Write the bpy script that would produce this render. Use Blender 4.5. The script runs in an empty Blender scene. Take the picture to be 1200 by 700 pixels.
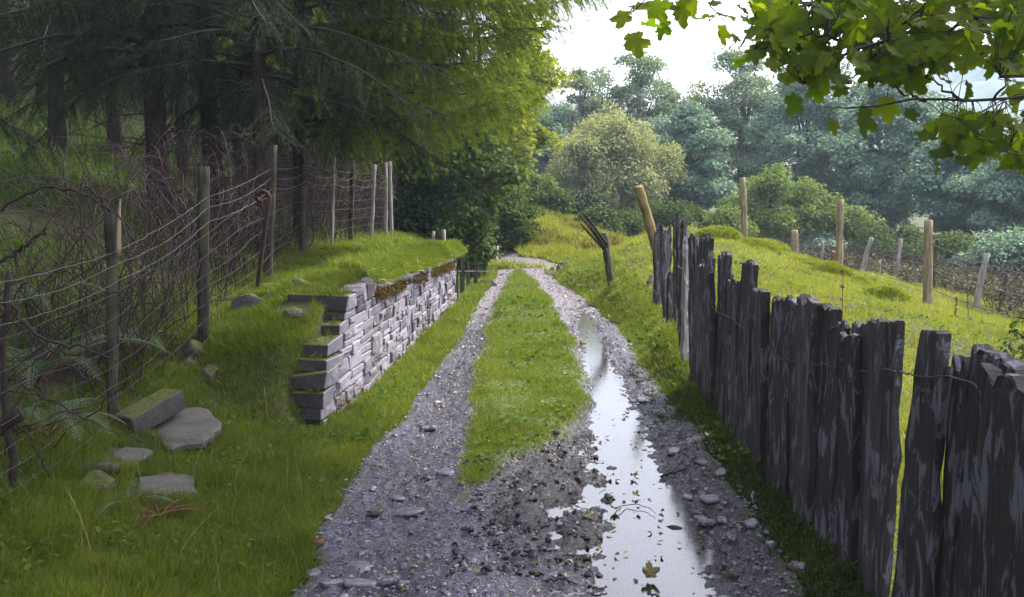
import bpy, math, random
import numpy as np
R = np.random.default_rng(7)
random.seed(7)
sc = bpy.context.scene
col = sc.collection
PI = math.pi

# ------------------------------------------------------------------ camera model (pixels of the 1200x700 photograph)
TH = math.atan(135 / 1200.0)
CT, ST = math.cos(TH), math.sin(TH)
EYE = 1.7
def ray(px, py):
    u, v = (px - 600) / 1200.0, (350 - py) / 1200.0
    return np.array([u, CT + v * ST, -ST + v * CT])
def at(px, py, Y):
    d = ray(px, py)
    return np.array([0, 0, EYE]) + d * (Y / d[1])

# ------------------------------------------------------------------ numpy noise
def _hash(ix, iy, s):
    h = (ix.astype(np.int64) * 374761393 + iy.astype(np.int64) * 668265263 + s * 1442695041) & 0xFFFFFFFF
    h = ((h ^ (h >> 13)) * 1274126177) & 0xFFFFFFFF
    h = h ^ (h >> 16)
    return (h & 0xFFFF) / 65535.0
def vn(x, y, s=0):
    x = np.asarray(x, float); y = np.asarray(y, float)
    ix, iy = np.floor(x), np.floor(y)
    fx, fy = x - ix, y - iy
    fx = fx * fx * (3 - 2 * fx); fy = fy * fy * (3 - 2 * fy)
    a, b = _hash(ix, iy, s), _hash(ix + 1, iy, s)
    c, d = _hash(ix, iy + 1, s), _hash(ix + 1, iy + 1, s)
    return (a * (1 - fx) + b * fx) * (1 - fy) + (c * (1 - fx) + d * fx) * fy - .5
def fbm(x, y, s=0, o=4, g=.5):
    r, a = 0, 1.0
    for k in range(o):
        r = r + a * vn(np.asarray(x) * 2 ** k, np.asarray(y) * 2 ** k, s + k * 17); a *= g
    return r
def ss(a, b, x):
    t = np.clip((np.asarray(x, float) - a) / (b - a), 0, 1)
    return t * t * (3 - 2 * t)

# ------------------------------------------------------------------ plan of the lane
LY = [0, 4.2, 5.9, 8.7, 11, 15.1, 18.5, 20.5]
def xl(y): return np.interp(y, LY, [-.98, -.96, -.92, -.77, -.64, -.51, -.36, -.3])
def xr(y): return np.interp(y, LY, [1.22, 1.24, 1.28, 1.23, 1.28, 1.13, .74, .62])
def sl(y): return np.interp(y, [5.5, 5.9, 8.7, 11, 15.1, 18.5, 20], [-.24, -.3, -.29, -.28, -.19, 0, .1])
def sr(y): return np.interp(y, [5.5, 5.9, 6.3, 6.8, 7.7, 8.7, 11, 15.1, 18.5, 20], [-.24, -.05, .16, .36, .56, .63, .66, .5, .31, .12])
def xw(y): return np.interp(y, [5, 7.03, 9.15, 14, 20], [-1.36, -1.26, -1.09, -.8, -.55])
FL = np.array([[1.45, 1.5], [1.45, 5], [1.47, 8], [1.8, 12.75], [1.9, 16]])
def xf(y): return np.interp(y, FL[:, 1], FL[:, 0])

CP = [(1.25, 0, 0), (1.25, 3, 0), (1.3, 5, 0), (1.3, 6.5, 0), (1.22, 8.7, 0), (1.25, 11, .02), (1.1, 15, .02), (.75, 18.5, .02), (.8, 20, 0), (1.7, 20.8, .02),
      (1.45, 3, .03), (1.45, 4.5, .04), (1.45, 6, .06), (1.47, 8, .12), (1.6, 10, .26), (1.8, 12.75, .25), (1.42, 14.5, .24), (1.5, 16, .3), (1.3, 17.5, .25), (1.15, 19, .18),
      (2, 18, .55), (3, 18.5, .85), (3.5, 14, .47), (4.2, 10, .12), (3, 8, .15), (2.5, 5, .03), (4, 5, -.08), (6, 9, -.2), (7, 13, -.35), (2, 15, .45), (2.2, 11, .35),
      (3, 21, .5), (2, 21.8, .15), (9, 20, -.6), (10, 10, -.9), (10, 26, -.8), (5, 26, -.1), (2.5, 25, .1), (1.5, 24, .2), (6, 2, -.2), (10, 3, -.9), (2.5, 2, .02),
      (.5, 25, .3), (.4, 28, .75), (.6, 32, .95), (2.5, 30, -.05), (1.6, 29, .3), (4, 30, -.3), (0, 23.5, .03), (0, 10, 0), (0, 15, 0), (0, 5, 0), (0, 0, 0), (0, 19.5, 0), (0, 22, 0), (-.6, 24.5, 0), (-1, 28, .1), (6, 33, -.5), (14, 33, -.8), (-1, 33, .9)]
CP = [tuple(p) for p in CP] + [tuple(at(*q)) for q in [(872, 288, 18.7), (985, 326, 16), (1088, 363, 13.8), (931, 312, 23), (1015, 329, 20.5), (1051, 339, 19.5), (1092, 340, 18.3), (1150, 366, 16), (1140, 440, 9.5)]]
CP = np.array(CP)
def _k(r2): return np.where(r2 > 1e-9, .5 * r2 * np.log(r2 + 1e-12), 0)
def _tps():
    n = len(CP)
    d2 = ((CP[:, None, :2] - CP[None, :, :2]) ** 2).sum(-1)
    A = np.zeros((n + 3, n + 3)); A[:n, :n] = _k(d2) + np.eye(n) * .02
    P = np.c_[np.ones(n), CP[:, :2]]
    A[:n, n:] = P; A[n:, :n] = P.T
    return np.linalg.solve(A, np.r_[CP[:, 2], 0, 0, 0])
W = _tps()
def tps(x, y):
    x, y = np.broadcast_arrays(np.asarray(x, float), np.asarray(y, float))
    sh = x.shape; x = x.ravel(); y = y.ravel()
    out = np.empty(len(x))
    for i in range(0, len(x), 40000):
        a, b = x[i:i + 40000], y[i:i + 40000]
        d2 = (a[:, None] - CP[None, :, 0]) ** 2 + (b[:, None] - CP[None, :, 1]) ** 2
        out[i:i + 40000] = _k(d2) @ W[:-3] + W[-3] + W[-2] * a + W[-1] * b
    return out.reshape(sh)

def Hleft(x, y):
    e = xl(y)
    def prof(zs, xs):  # piecewise-linear in x, vectorised, xs descending
        z = np.zeros_like(x)
        for k in range(len(xs) - 1):
            t = np.clip((xs[k] - x) / (xs[k] - xs[k + 1] + 1e-9), 0, 1)
            z = z + (zs[k + 1] - zs[k]) * t
        return z
    hill = .3 * np.clip(-2.3 - x, 0, 6) + .42 * np.clip(-8.3 - x, 0, 40)
    zf = np.interp(y, [3, 5, 5.8, 7.2, 9, 11, 17, 22, 30], [.2, .28, .32, .6, .8, .9, .82, .6, .9])
    A = prof([0, .06, .16, .3], [e, e - .4, e - .95, -2.3 + 0 * e]) + hill
    w = xw(y)
    ze = np.interp(y, [6, 7.2, 7.8, 9.2, 14, 17, 22], [.4, .7, .92, .9, .76, .55, .25])
    soft = .05 + .8 * ss(13.6, 15.5, y) + .2 * (1 - ss(6.75, 7.15, y))
    verge = prof([0, .03], [e, w + .02])
    B = verge + (ze - .03) * ss(0, 1, (w - .1 - x) / soft) + (zf - ze) * ss(0, 1, (w - .25 - x) / 1.1) + hill
    t = ss(6.25, 7.2, y - .12 * ss(0, 1, (w - .3 - x) / .5) + .25 * fbm(x * 2.2, y * 2.2, 19, 2))
    return A * (1 - t) + B * t
def H(x, y, detail=True):
    x, y = np.broadcast_arrays(np.asarray(x, float), np.asarray(y, float))
    m = ss(-.25, .25, x - .1 + 0 * y) * (1 - 0)
    l = Hleft(x, y)
    l = np.where(y > 19, l * (1 - ss(19, 22, y) * ss(-2.2, -1.2, x)), l)
    r = np.clip(tps(x, y), -1.5, 2.2)
    far = ss(30, 44, y) + ss(10, 18, x)
    far = np.clip(far, 0, 1)
    r = r * (1 - far) + far * (-.6 + .03 * np.clip(y - 30, 0, 200) * (1 - ss(4, 25, x)))
    l = l + .45 * np.clip(y - 23, 0, 14) * ss(-1.2, -4.5, x)
    z = l * (1 - m) + r * m
    z = np.where((y > 22.5) & (x < .4) & (x > -3), np.maximum(z, tps(x, y) * ss(-2.5, -.2, x)), z)
    off = np.where(x < 0, xl(y) - x, x - xr(y))
    z = np.where(y < 20.5, z * ss(-.05, .3, off), z)
    if detail:
        g = ss(0, .35, off)
        z = z + g * (.045 * fbm(x * 1.7, y * 1.7, 3, 3) + .03 * fbm(x * 5, y * 5, 5, 2))
        fld = ss(1.6, 2.4, x) * (1 - ss(24, 30, y))
        z = z + fld * .09 * np.abs(fbm(x * 1.1, y * .9, 11, 3))
    return z
def ground_z(x, y): return float(H(np.array([x]), np.array([y]))[0])
def on_ground(px, py, y0=2.5, y1=40):
    d = ray(px, py)
    Y = np.linspace(y0, y1, 1500)
    X = d[0] / d[1] * Y; Z = EYE + d[2] / d[1] * Y
    g = H(X, Y)
    k = np.argmax(Z < g)
    return np.array([X[k], Y[k], g[k]])

# ------------------------------------------------------------------ mesh building
def build(name, V, Fs, mat=None, parent=None, smooth=True, attrs=None):
    V = np.ascontiguousarray(V, dtype=np.float32)
    me = bpy.data.meshes.new(name)
    me.vertices.add(len(V)); me.vertices.foreach_set('co', V.ravel())
    Fs = [np.asarray(f, dtype=np.int32) for f in Fs if len(f)]
    nl = sum(f.size for f in Fs); npoly = sum(len(f) for f in Fs)
    me.loops.add(nl); me.loops.foreach_set('vertex_index', np.concatenate([f.ravel() for f in Fs]))
    me.polygons.add(npoly)
    st, o = [], 0
    for f in Fs:
        st.append(o + np.arange(len(f)) * f.shape[1]); o += f.size
    me.polygons.foreach_set('loop_start', np.concatenate(st).astype(np.int32))
    me.polygons.foreach_set('use_smooth', np.full(npoly, smooth))
    me.update(calc_edges=True)
    for k, a in (attrs or {}).items():
        at_ = me.attributes.new(k, 'FLOAT', 'POINT'); at_.data.foreach_set('value', np.asarray(a, dtype=np.float32))
    o = bpy.data.objects.new(name, me); col.objects.link(o)
    if mat: me.materials.append(mat)
    if parent is not None: o.parent = parent
    return o
class MB:
    def __init__(s): s.V = []; s.F = {}; s.n = 0
    def add(s, V, Fs):
        V = np.asarray(V, float).reshape(-1, 3)
        for f in Fs:
            f = np.asarray(f)
            if len(f): s.F.setdefault(f.shape[1], []).append(f + s.n)
        s.V.append(V); s.n += len(V); return s
    def out(s, name, mat, parent=None, smooth=True):
        return build(name, np.concatenate(s.V), [np.concatenate(v) for v in s.F.values()], mat, parent, smooth)
def tag(o, label=None, cat=None, group=None, kind=None):
    if label: o['label'] = label
    if cat: o['category'] = cat
    if group: o['group'] = group
    if kind: o['kind'] = kind
    return o
def thing(name, label, cat, loc=(0, 0, 0), group=None):
    o = bpy.data.objects.new(name, None); col.objects.link(o); o.location = loc; o.empty_display_size = .1
    return tag(o, label, cat, group)
def nrm(a): return a / (np.linalg.norm(a, axis=-1, keepdims=True) + 1e-12)

def tubes(P, Rd, k=5, cap=True):
    """P (B,n,3) polylines, Rd (B,n) radii -> verts, faces"""
    P = np.asarray(P, float); Rd = np.asarray(Rd, float)
    if P.ndim == 2: P = P[None]; Rd = Rd[None]
    B, n, _ = P.shape
    T = np.empty_like(P); T[:, 1:-1] = P[:, 2:] - P[:, :-2]; T[:, 0] = P[:, 1] - P[:, 0]; T[:, -1] = P[:, -1] - P[:, -2]
    T = nrm(T)
    ref = np.where(np.abs(T[:, :, 2:3]).mean(1, keepdims=True) > .75, np.array([1., .13, 0]), np.array([0, .07, 1.])) * np.ones_like(T)
    A = nrm(np.cross(T, ref)); Bv = np.cross(T, A)
    an = np.arange(k) * 2 * PI / k
    V = P[:, :, None] + Rd[:, :, None, None] * (A[:, :, None] * np.cos(an)[None, None, :, None] + Bv[:, :, None] * np.sin(an)[None, None, :, None])
    i = np.arange(n - 1)[:, None] * k; j = np.arange(k)[None]; j2 = (j + 1) % k
    q = np.stack([i + j, i + j2, i + k + j2, i + k + j], -1).reshape(-1, 4)
    F = (q[None] + (np.arange(B) * n * k)[:, None, None]).reshape(-1, 4)
    Fs = [F]
    if cap and k > 4:
        Fs.append(np.stack([np.arange(k)[::-1][None] + (np.arange(B) * n * k)[:, None]], 0).reshape(-1, k))
        Fs.append((np.arange(k)[None] + (np.arange(B) * n * k + (n - 1) * k)[:, None]).reshape(-1, k))
    return V.reshape(-1, 3), Fs
def scatter(TV, TFs, P, A, B, C, S):
    """stamp template TV(k,3) at P with axes A,B,C and scale S"""
    N, k = len(P), len(TV)
    S = np.asarray(S, float)
    if S.ndim == 1: S = np.repeat(S[:, None], 3, 1)
    V = P[:, None] + (TV[None, :, 0:1] * S[:, None, 0:1]) * A[:, None] + (TV[None, :, 1:2] * S[:, None, 1:2]) * B[:, None] + (TV[None, :, 2:3] * S[:, None, 2:3]) * C[:, None]
    off = (np.arange(N) * k)[:, None, None]
    return V.reshape(-1, 3), [(np.asarray(f)[None] + off).reshape(-1, np.asarray(f).shape[1]) for f in TFs]
def frames(nor, roll=None):
    """axes A,B,C with C = nor"""
    nor = nrm(nor); N = len(nor)
    r = nrm(R.normal(size=(N, 3))) if roll is None else roll
    A = nrm(np.cross(r, nor)); Bv = np.cross(nor, A)
    return A, Bv, nor
def bez(p0, p1, p2, n):
    t = np.linspace(0, 1, n)[:, None]
    return (1 - t) ** 2 * p0 + 2 * t * (1 - t) * p1 + t * t * p2
def wobble(P, amp):
    P = np.array(P, float); n = len(P)
    P[1:-1] += R.normal(size=(n - 2, 3)) * amp
    return P
def resample(P, n):
    P = np.asarray(P, float)
    s = np.r_[0, np.cumsum(np.linalg.norm(np.diff(P, axis=0), axis=1))]
    t = np.linspace(0, s[-1], n)
    return np.stack([np.interp(t, s, P[:, k]) for k in range(3)], 1)

# ------------------------------------------------------------------ materials
def newmat(name):
    m = bpy.data.materials.new(name); m.use_nodes = True
    nt = m.node_tree; nt.nodes.clear()
    return m, nt, nt.nodes, nt.links
def mk(N, t, **kw):
    n = N.new(t)
    for k, v in kw.items():
        if k.startswith('i_'): n.inputs[k[2:].replace('_', ' ')].default_value = v
        else: setattr(n, k, v)
    return n
def ramp(N, stops, interp='LINEAR'):
    r = N.new('ShaderNodeValToRGB'); r.color_ramp.interpolation = interp
    el = r.color_ramp.elements
    while len(el) < len(stops): el.new(.5)
    for e, (p, c) in zip(el, stops):
        e.position = p; e.color = (*c, 1) if len(c) == 3 else c
    return r
def noise(N, L, scale, detail=4, rough=.55, vec=None, coord='Object', stretch=None, dist=0):
    tc = N.new('ShaderNodeTexCoord'); src = tc.outputs[coord]
    if coord == 'World': pass
    if stretch:
        mp = N.new('ShaderNodeMapping'); mp.inputs['Scale'].default_value = stretch
        L.new(src, mp.inputs[0]); src = mp.outputs[0]
    n = mk(N, 'ShaderNodeTexNoise'); n.inputs['Scale'].default_value = scale; n.inputs['Detail'].default_value = detail
    n.inputs['Roughness'].default_value = rough; n.inputs['Distortion'].default_value = dist
    L.new(src, n.inputs['Vector']); return n.outputs['Fac']
def mix(N, L, f, a, b, blend='MIX'):
    m = mk(N, 'ShaderNodeMix', data_type='RGBA', blend_type=blend)
    for s, v in ((m.inputs[0], f), (m.inputs[6], a), (m.inputs[7], b)):
        if hasattr(v, 'links') or hasattr(v, 'is_linked'): L.new(v, s)
        elif isinstance(v, (int, float)): s.default_value = v
        else: s.default_value = (*v, 1) if len(v) == 3 else v
    return m.outputs[2]
def math_(N, L, op, a, b=None):
    m = mk(N, 'ShaderNodeMath', operation=op)
    for s, v in ((m.inputs[0], a), (m.inputs[1], b)):
        if v is None: continue
        if isinstance(v, (int, float)): s.default_value = v
        else: L.new(v, s)
    return m.outputs[0]
def finish(N, L, color, rough=.8, spec=.3, bump=None, bstr=.5, bdist=.01, bump2=None):
    b = N.new('ShaderNodeBsdfPrincipled'); o = N.new('ShaderNodeOutputMaterial')
    if isinstance(color, tuple): b.inputs['Base Color'].default_value = (*color, 1)
    else: L.new(color, b.inputs['Base Color'])
    if isinstance(rough, (int, float)): b.inputs['Roughness'].default_value = rough
    else: L.new(rough, b.inputs['Roughness'])
    b.inputs['Specular IOR Level'].default_value = spec
    prev = None
    for h, s, d in ((bump, bstr, bdist),) + ((bump2,) if bump2 else ()):
        if h is None: continue
        bp = N.new('ShaderNodeBump'); bp.inputs['Strength'].default_value = s; bp.inputs['Distance'].default_value = d
        L.new(h, bp.inputs['Height'])
        if prev: L.new(prev, bp.inputs['Normal'])
        prev = bp.outputs[0]
    if prev: L.new(prev, b.inputs['Normal'])
    L.new(b.outputs[0], o.inputs[0])
    return b, o
def leafmat(name, stops, trans=.35, rough=.5, spec=.35, nscale=.8, namt=.35, tcol=None):
    m, nt, N, L = newmat(name)
    g = N.new('ShaderNodeNewGeometry')
    r = ramp(N, stops)
    n = noise(N, L, nscale, 3)
    f = math_(N, L, 'ADD', math_(N, L, 'MULTIPLY', g.outputs['Random Per Island'], 1 - namt), math_(N, L, 'MULTIPLY', math_(N, L, 'SUBTRACT', math_(N, L, 'MULTIPLY', n, 2.2), .6), namt))
    L.new(f, r.inputs[0])
    b = N.new('ShaderNodeBsdfPrincipled'); L.new(r.outputs[0], b.inputs['Base Color'])
    b.inputs['Roughness'].default_value = rough; b.inputs['Specular IOR Level'].default_value = spec
    o = N.new('ShaderNodeOutputMaterial')
    if trans > 0:
        t = N.new('ShaderNodeBsdfTranslucent')
        c = mix(N, L, 1.0, r.outputs[0], tcol or (1.5, 1.5, .55), 'MULTIPLY'); L.new(c, t.inputs['Color'])
        mx = N.new('ShaderNodeMixShader'); mx.inputs[0].default_value = trans
        L.new(b.outputs[0], mx.inputs[1]); L.new(t.outputs[0], mx.inputs[2]); L.new(mx.outputs[0], o.inputs[0])
    else: L.new(b.outputs[0], o.inputs[0])
    return m

def m_ground():
    m, nt, N, L = newmat('soil_and_moss')
    n1 = noise(N, L, 1.6, 5); n2 = noise(N, L, 14, 5); n3 = noise(N, L, 60, 3)
    soil = ramp(N, [(.3, (.03, .022, .015)), (.7, (.075, .055, .04))]); L.new(n3, soil.inputs[0])
    moss = ramp(N, [(.3, (.018, .03, .006)), (.7, (.045, .065, .012))]); L.new(n2, moss.inputs[0])
    f = ramp(N, [(.36, (0, 0, 0)), (.5, (1, 1, 1))]); L.new(n1, f.inputs[0])
    c = mix(N, L, math_(N, L, 'MULTIPLY', f.outputs[0], .85), soil.outputs[0], moss.outputs[0])
    finish(N, L, c, .9, .2, n3, .8, .02, (n2, .6, .05)); return m
def m_track():
    m, nt, N, L = newmat('wet_slaty_mud')
    a = N.new('ShaderNodeAttribute'); a.attribute_name = 'mud'
    g = N.new('ShaderNodeAttribute'); g.attribute_name = 'green'
    dry = N.new('ShaderNodeAttribute'); dry.attribute_name = 'dry'
    n1 = noise(N, L, 38, 5, .65); n2 = noise(N, L, 130, 3); n3 = noise(N, L, 5, 4); 
    tc = N.new('ShaderNodeTexCoord'); vo = mk(N, 'ShaderNodeTexVoronoi'); vo.inputs['Scale'].default_value = 55
    L.new(tc.outputs['Object'], vo.inputs['Vector'])
    vr = N.new('ShaderNodeSeparateColor'); L.new(vo.outputs['Color'], vr.inputs[0])
    grav = ramp(N, [(.1, (.02, .019, .034)), (.5, (.055, .05, .082)), (.85, (.1, .093, .138)), (1, (.19, .17, .19))])
    L.new(math_(N, L, 'ADD', math_(N, L, 'MULTIPLY', vr.outputs[0], .6), math_(N, L, 'MULTIPLY', n1, .45)), grav.inputs[0])
    mud = ramp(N, [(.3, (.008, .0075, .012)), (.7, (.023, .02, .03))]); L.new(n1, mud.inputs[0])
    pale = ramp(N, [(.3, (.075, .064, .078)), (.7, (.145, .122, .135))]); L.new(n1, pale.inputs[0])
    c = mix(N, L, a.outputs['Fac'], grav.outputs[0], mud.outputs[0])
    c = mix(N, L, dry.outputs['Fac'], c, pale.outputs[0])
    gc = ramp(N, [(.3, (.035, .055, .012)), (.7, (.08, .11, .02))]); L.new(n1, gc.inputs[0])
    c = mix(N, L, g.outputs['Fac'], c, gc.outputs[0])
    rr = ramp(N, [(.35, (.1,) * 3), (.65, (.38,) * 3)]); L.new(n3, rr.inputs[0])
    ro = math_(N, L, 'ADD', rr.outputs[0], math_(N, L, 'MULTIPLY', math_(N, L, 'ADD', g.outputs['Fac'], dry.outputs['Fac']), .5))
    wt = N.new('ShaderNodeAttribute'); wt.attribute_name = 'wet'
    ro = math_(N, L, 'MULTIPLY', ro, math_(N, L, 'SUBTRACT', 1, math_(N, L, 'MULTIPLY', wt.outputs['Fac'], .75)))
    h = math_(N, L, 'ADD', math_(N, L, 'MULTIPLY', math_(N, L, 'SUBTRACT', 1, vo.outputs['Distance']), .7), n2)
    finish(N, L, c, ro, .45, h, .8, .014, (n1, .8, .025)); return m
def m_water():
    m, nt, N, L = newmat('puddle_water')
    n = noise(N, L, 9, 2)
    n2 = noise(N, L, 60, 3); b, o = finish(N, L, (.5, .45, .5), .02, .5, n, .05, .01, (n2, .08, .004))
    b.inputs['Transmission Weight'].default_value = 1; b.inputs['IOR'].default_value = 1.33
    # thin muddy film: transparent to light as well
    tr = N.new('ShaderNodeBsdfTransparent'); tr.inputs[0].default_value = (.55, .5, .52, 1)
    gl = N.new('ShaderNodeBsdfGlossy'); gl.inputs['Roughness'].default_value = .11; gl.inputs[0].default_value = (1, 1, 1, 1)
    fr = N.new('ShaderNodeFresnel'); fr.inputs['IOR'].default_value = 1.8
    bp = [x for x in N if x.type == 'BUMP'][0]
    L.new(bp.outputs[0], gl.inputs['Normal']); L.new(bp.outputs[0], fr.inputs['Normal'])
    mx = N.new('ShaderNodeMixShader'); L.new(fr.outputs[0], mx.inputs[0]); L.new(tr.outputs[0], mx.inputs[1]); L.new(gl.outputs[0], mx.inputs[2])
    L.new(mx.outputs[0], o.inputs[0]); N.remove(b); return m
def m_stone(name, c0, c1, c2, lichen=.0, objvar=0, isl=.3, lc=(.36, .36, .36), moss=0., scale=9, rough=.7, stretch=None, spec=.35, bd=.012, lstretch=None):
    m, nt, N, L = newmat(name)
    g = N.new('ShaderNodeNewGeometry')
    n1 = noise(N, L, scale, 6, .62, stretch=stretch); n2 = noise(N, L, scale * 6, 4, .6, stretch=stretch); n3 = noise(N, L, scale * .8, 6, .68, dist=.8, stretch=lstretch)
    r = ramp(N, [(.25, c0), (.5, c1), (.75, c2)])
    L.new(math_(N, L, 'ADD', math_(N, L, 'MULTIPLY', n1, 1 - isl), math_(N, L, 'MULTIPLY', g.outputs['Random Per Island'], isl)), r.inputs[0])
    c = r.outputs[0]
    if objvar:
        oi = N.new('ShaderNodeObjectInfo'); vv = ramp(N, [(0, (.55, .5, .5)), (.5, (1, .95, .97)), (1, (1.9, 1.75, 1.7))]); L.new(oi.outputs['Random'], vv.inputs[0])
        c = mix(N, L, 1.0, c, vv.outputs[0], 'MULTIPLY')
    if lichen:
        f = ramp(N, [(.62 - lichen * .12, (0, 0, 0)), (.66 - lichen * .1, (1, 1, 1))]); L.new(n3, f.inputs[0])
        c = mix(N, L, math_(N, L, 'MULTIPLY', f.outputs[0], .75), c, lc)
    if moss:
        sx = N.new('ShaderNodeSeparateXYZ'); L.new(g.outputs['Normal'], sx.inputs[0])
        k = math_(N, L, 'ADD', sx.outputs[2], math_(N, L, 'MULTIPLY', math_(N, L, 'SUBTRACT', n1, .5), 1.6))
        f = ramp(N, [(.75 - moss * .5, (0, 0, 0)), (.95 - moss * .5, (1, 1, 1))]); L.new(k, f.inputs[0])
        mc = ramp(N, [(.3, (.02, .03, .005)), (.7, (.075, .085, .014))]); L.new(n2, mc.inputs[0])
        c = mix(N, L, f.outputs[0], c, mc.outputs[0])
    finish(N, L, c, rough, spec, n1, .7, bd * 2, (n2, .6, bd)); return m
def m_wood(name, c0, c1, c2, green=0., scale=6):
    m, nt, N, L = newmat(name)
    n1 = noise(N, L, scale, 6, .65, stretch=(6, 6, .5)); n2 = noise(N, L, 3.2, 4); n3 = noise(N, L, 40, 4, stretch=(4, 4, .25))
    r = ramp(N, [(.3, c0), (.5, c1), (.72, c2)]); L.new(n1, r.inputs[0]); c = r.outputs[0]
    if green:
        f = ramp(N, [(.6 - green * .3, (0, 0, 0)), (.75 - green * .3, (1, 1, 1))]); L.new(n2, f.inputs[0])
        c = mix(N, L, math_(N, L, 'MULTIPLY', f.outputs[0], .6), c, (.07, .085, .035))
    finish(N, L, c, .85, .2, n3, .8, .008, (n1, .6, .015)); return m
def m_plain(name, c, rough=.6, spec=.3, metal=0, var=.4, scale=20):
    m, nt, N, L = newmat(name)
    n = noise(N, L, scale, 4)
    r = ramp(N, [(.3, tuple(v * (1 - var) for v in c)), (.7, tuple(v * (1 + var) for v in c))]); L.new(n, r.inputs[0])
    b, o = finish(N, L, r.outputs[0], rough, spec, n, .4, .004); b.inputs['Metallic'].default_value = metal; return m

M = {}
M['ground'] = m_ground(); M['track'] = m_track(); M['water'] = m_water()
M['wall'] = m_stone('purple_slate_blocks', (.05, .045, .06), (.125, .117, .15), (.205, .195, .24), lichen=.4, isl=.5, lc=(.215, .215, .22), rough=.75, scale=7, bd=.008)
M['wallmoss_shade'] = m_stone('mossy_shaded_slate_block', (.012, .011, .012), (.028, .025, .027), (.06, .055, .058), moss=.8, rough=.85, scale=9)  # moss on upward faces; base colour darkened to paint in shade
M['rock'] = m_stone('mossy_grey_rock', (.02, .018, .018), (.045, .042, .042), (.085, .08, .078), moss=.6, rough=.85, scale=8)
M['darkstone'] = m_stone('damp_dark_stone', (.014, .013, .012), (.034, .031, .03), (.07, .066, .06), scale=9, rough=.9, moss=.12, lichen=.3, lc=(.07, .072, .06))
M['slab'] = m_stone('weathered_flat_slab', (.03, .028, .026), (.062, .058, .054), (.105, .1, .092), lichen=.4, lc=(.085, .09, .055), moss=.0, scale=6, rough=.8)
M['chip'] = m_stone('slate_chip', (.028, .025, .037), (.07, .063, .088), (.18, .17, .205), rough=.3, scale=22, spec=.5, bd=.004)
M['slate'] = m_stone('weathered_upright_slate', (.006, .0058, .007), (.018, .0165, .019), (.044, .041, .045), lichen=.75, objvar=1, lc=(.125, .13, .165), scale=9, stretch=(3, 3, .3), lstretch=(2.2, 2.2, .7), rough=.75, bd=.02)
M['palesl'] = m_stone('pale_lichened_slate', (.06, .06, .06), (.13, .13, .125), (.2, .2, .19), lichen=.6, scale=6, stretch=(2, 2, .6), rough=.8)
M['bark'] = m_stone('dark_conifer_bark', (.016, .012, .011), (.035, .027, .024), (.07, .056, .05), scale=7, stretch=(3, 3, .7), rough=.95, spec=.1, bd=.03)
M['bark2'] = m_stone('grey_brown_bark', (.03, .026, .022), (.06, .052, .045), (.11, .1, .09), scale=7, stretch=(3, 3, .7), rough=.95, spec=.1, bd=.02)
M['post'] = m_wood('weathered_grey_post', (.01, .009, .008), (.025, .022, .019), (.06, .054, .046), green=.35)
M['postpale'] = m_wood('pale_weathered_post', (.1, .078, .045), (.2, .16, .1), (.31, .26, .17), green=.25)
M['postgrey'] = m_wood('silver_grey_post', (.1, .092, .086), (.2, .185, .17), (.34, .32, .3), green=0)
M['postdark'] = m_wood('dark_rotten_post', (.02, .017, .014), (.055, .045, .035), (.1, .085, .06), green=.35)
M['log'] = m_wood('yellow_brown_log', (.1, .075, .03), (.2, .155, .065), (.3, .235, .11), green=.3)
M['rust'] = m_plain('rusty_iron', (.03, .014, .01), .8, .3, .2, .5, 40)
M['wire'] = m_plain('galvanised_wire', (.13, .12, .13), .45, .5, .6, .3, 30)
M['wirerust'] = m_plain('rusty_wire', (.06, .043, .046), .7, .3, .2, .4, 40)
M['twig'] = m_plain('purple_brown_twig', (.036, .024, .026), .85, .2, 0, .5, 8)
M['darktwig'] = m_plain('dark_dead_twig', (.022, .017, .016), .85, .2, 0, .5, 12)
M['stem'] = m_plain('dead_stalk', (.12, .06, .03), .8, .2, 0, .4, 30)
M['straw'] = m_plain('dry_straw', (.22, .17, .08), .7, .2, 0, .4, 30)
M['clod'] = m_plain('dark_clod', (.012, .0105, .013), .6, .25, 0, .5, 60)
M['white'] = m_plain('pale_marker', (.7, .66, .58), .6, .3, 0, .1, 20)
G1, G2, G3, G4 = (.035, .06, .008), (.065, .11, .012), (.11, .16, .022), (.2, .2, .06)
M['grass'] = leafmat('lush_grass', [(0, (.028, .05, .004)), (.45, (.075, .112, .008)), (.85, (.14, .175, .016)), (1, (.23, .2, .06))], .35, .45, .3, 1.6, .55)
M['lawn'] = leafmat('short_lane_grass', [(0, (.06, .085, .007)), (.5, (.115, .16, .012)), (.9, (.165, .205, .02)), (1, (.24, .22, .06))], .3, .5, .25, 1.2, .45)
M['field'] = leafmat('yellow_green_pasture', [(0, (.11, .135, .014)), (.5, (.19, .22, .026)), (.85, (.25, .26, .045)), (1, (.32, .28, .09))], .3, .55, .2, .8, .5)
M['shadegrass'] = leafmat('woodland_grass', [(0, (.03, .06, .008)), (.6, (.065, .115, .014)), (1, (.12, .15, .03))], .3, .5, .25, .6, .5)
M['moss'] = leafmat('dark_moss', [(0, (.012, .022, .005)), (.6, (.035, .055, .01)), (1, (.07, .085, .018))], .2, .7, .15, 3, .5)
M['brightmoss'] = leafmat('bright_moss', [(0, (.12, .16, .012)), (.6, (.2, .24, .02)), (1, (.28, .28, .05))], .2, .7, .15, 3, .5)
M['rustmoss'] = leafmat('rusty_turf_roots', [(0, (.05, .03, .01)), (.6, (.11, .07, .015)), (1, (.15, .13, .02))], .1, .8, .1, 3, .5)
M['spruce'] = leafmat('dark_spruce_needles', [(0, (.006, .018, .008)), (.6, (.014, .034, .013)), (1, (.032, .056, .018))], .12, .6, .15, .7, .5)
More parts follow.
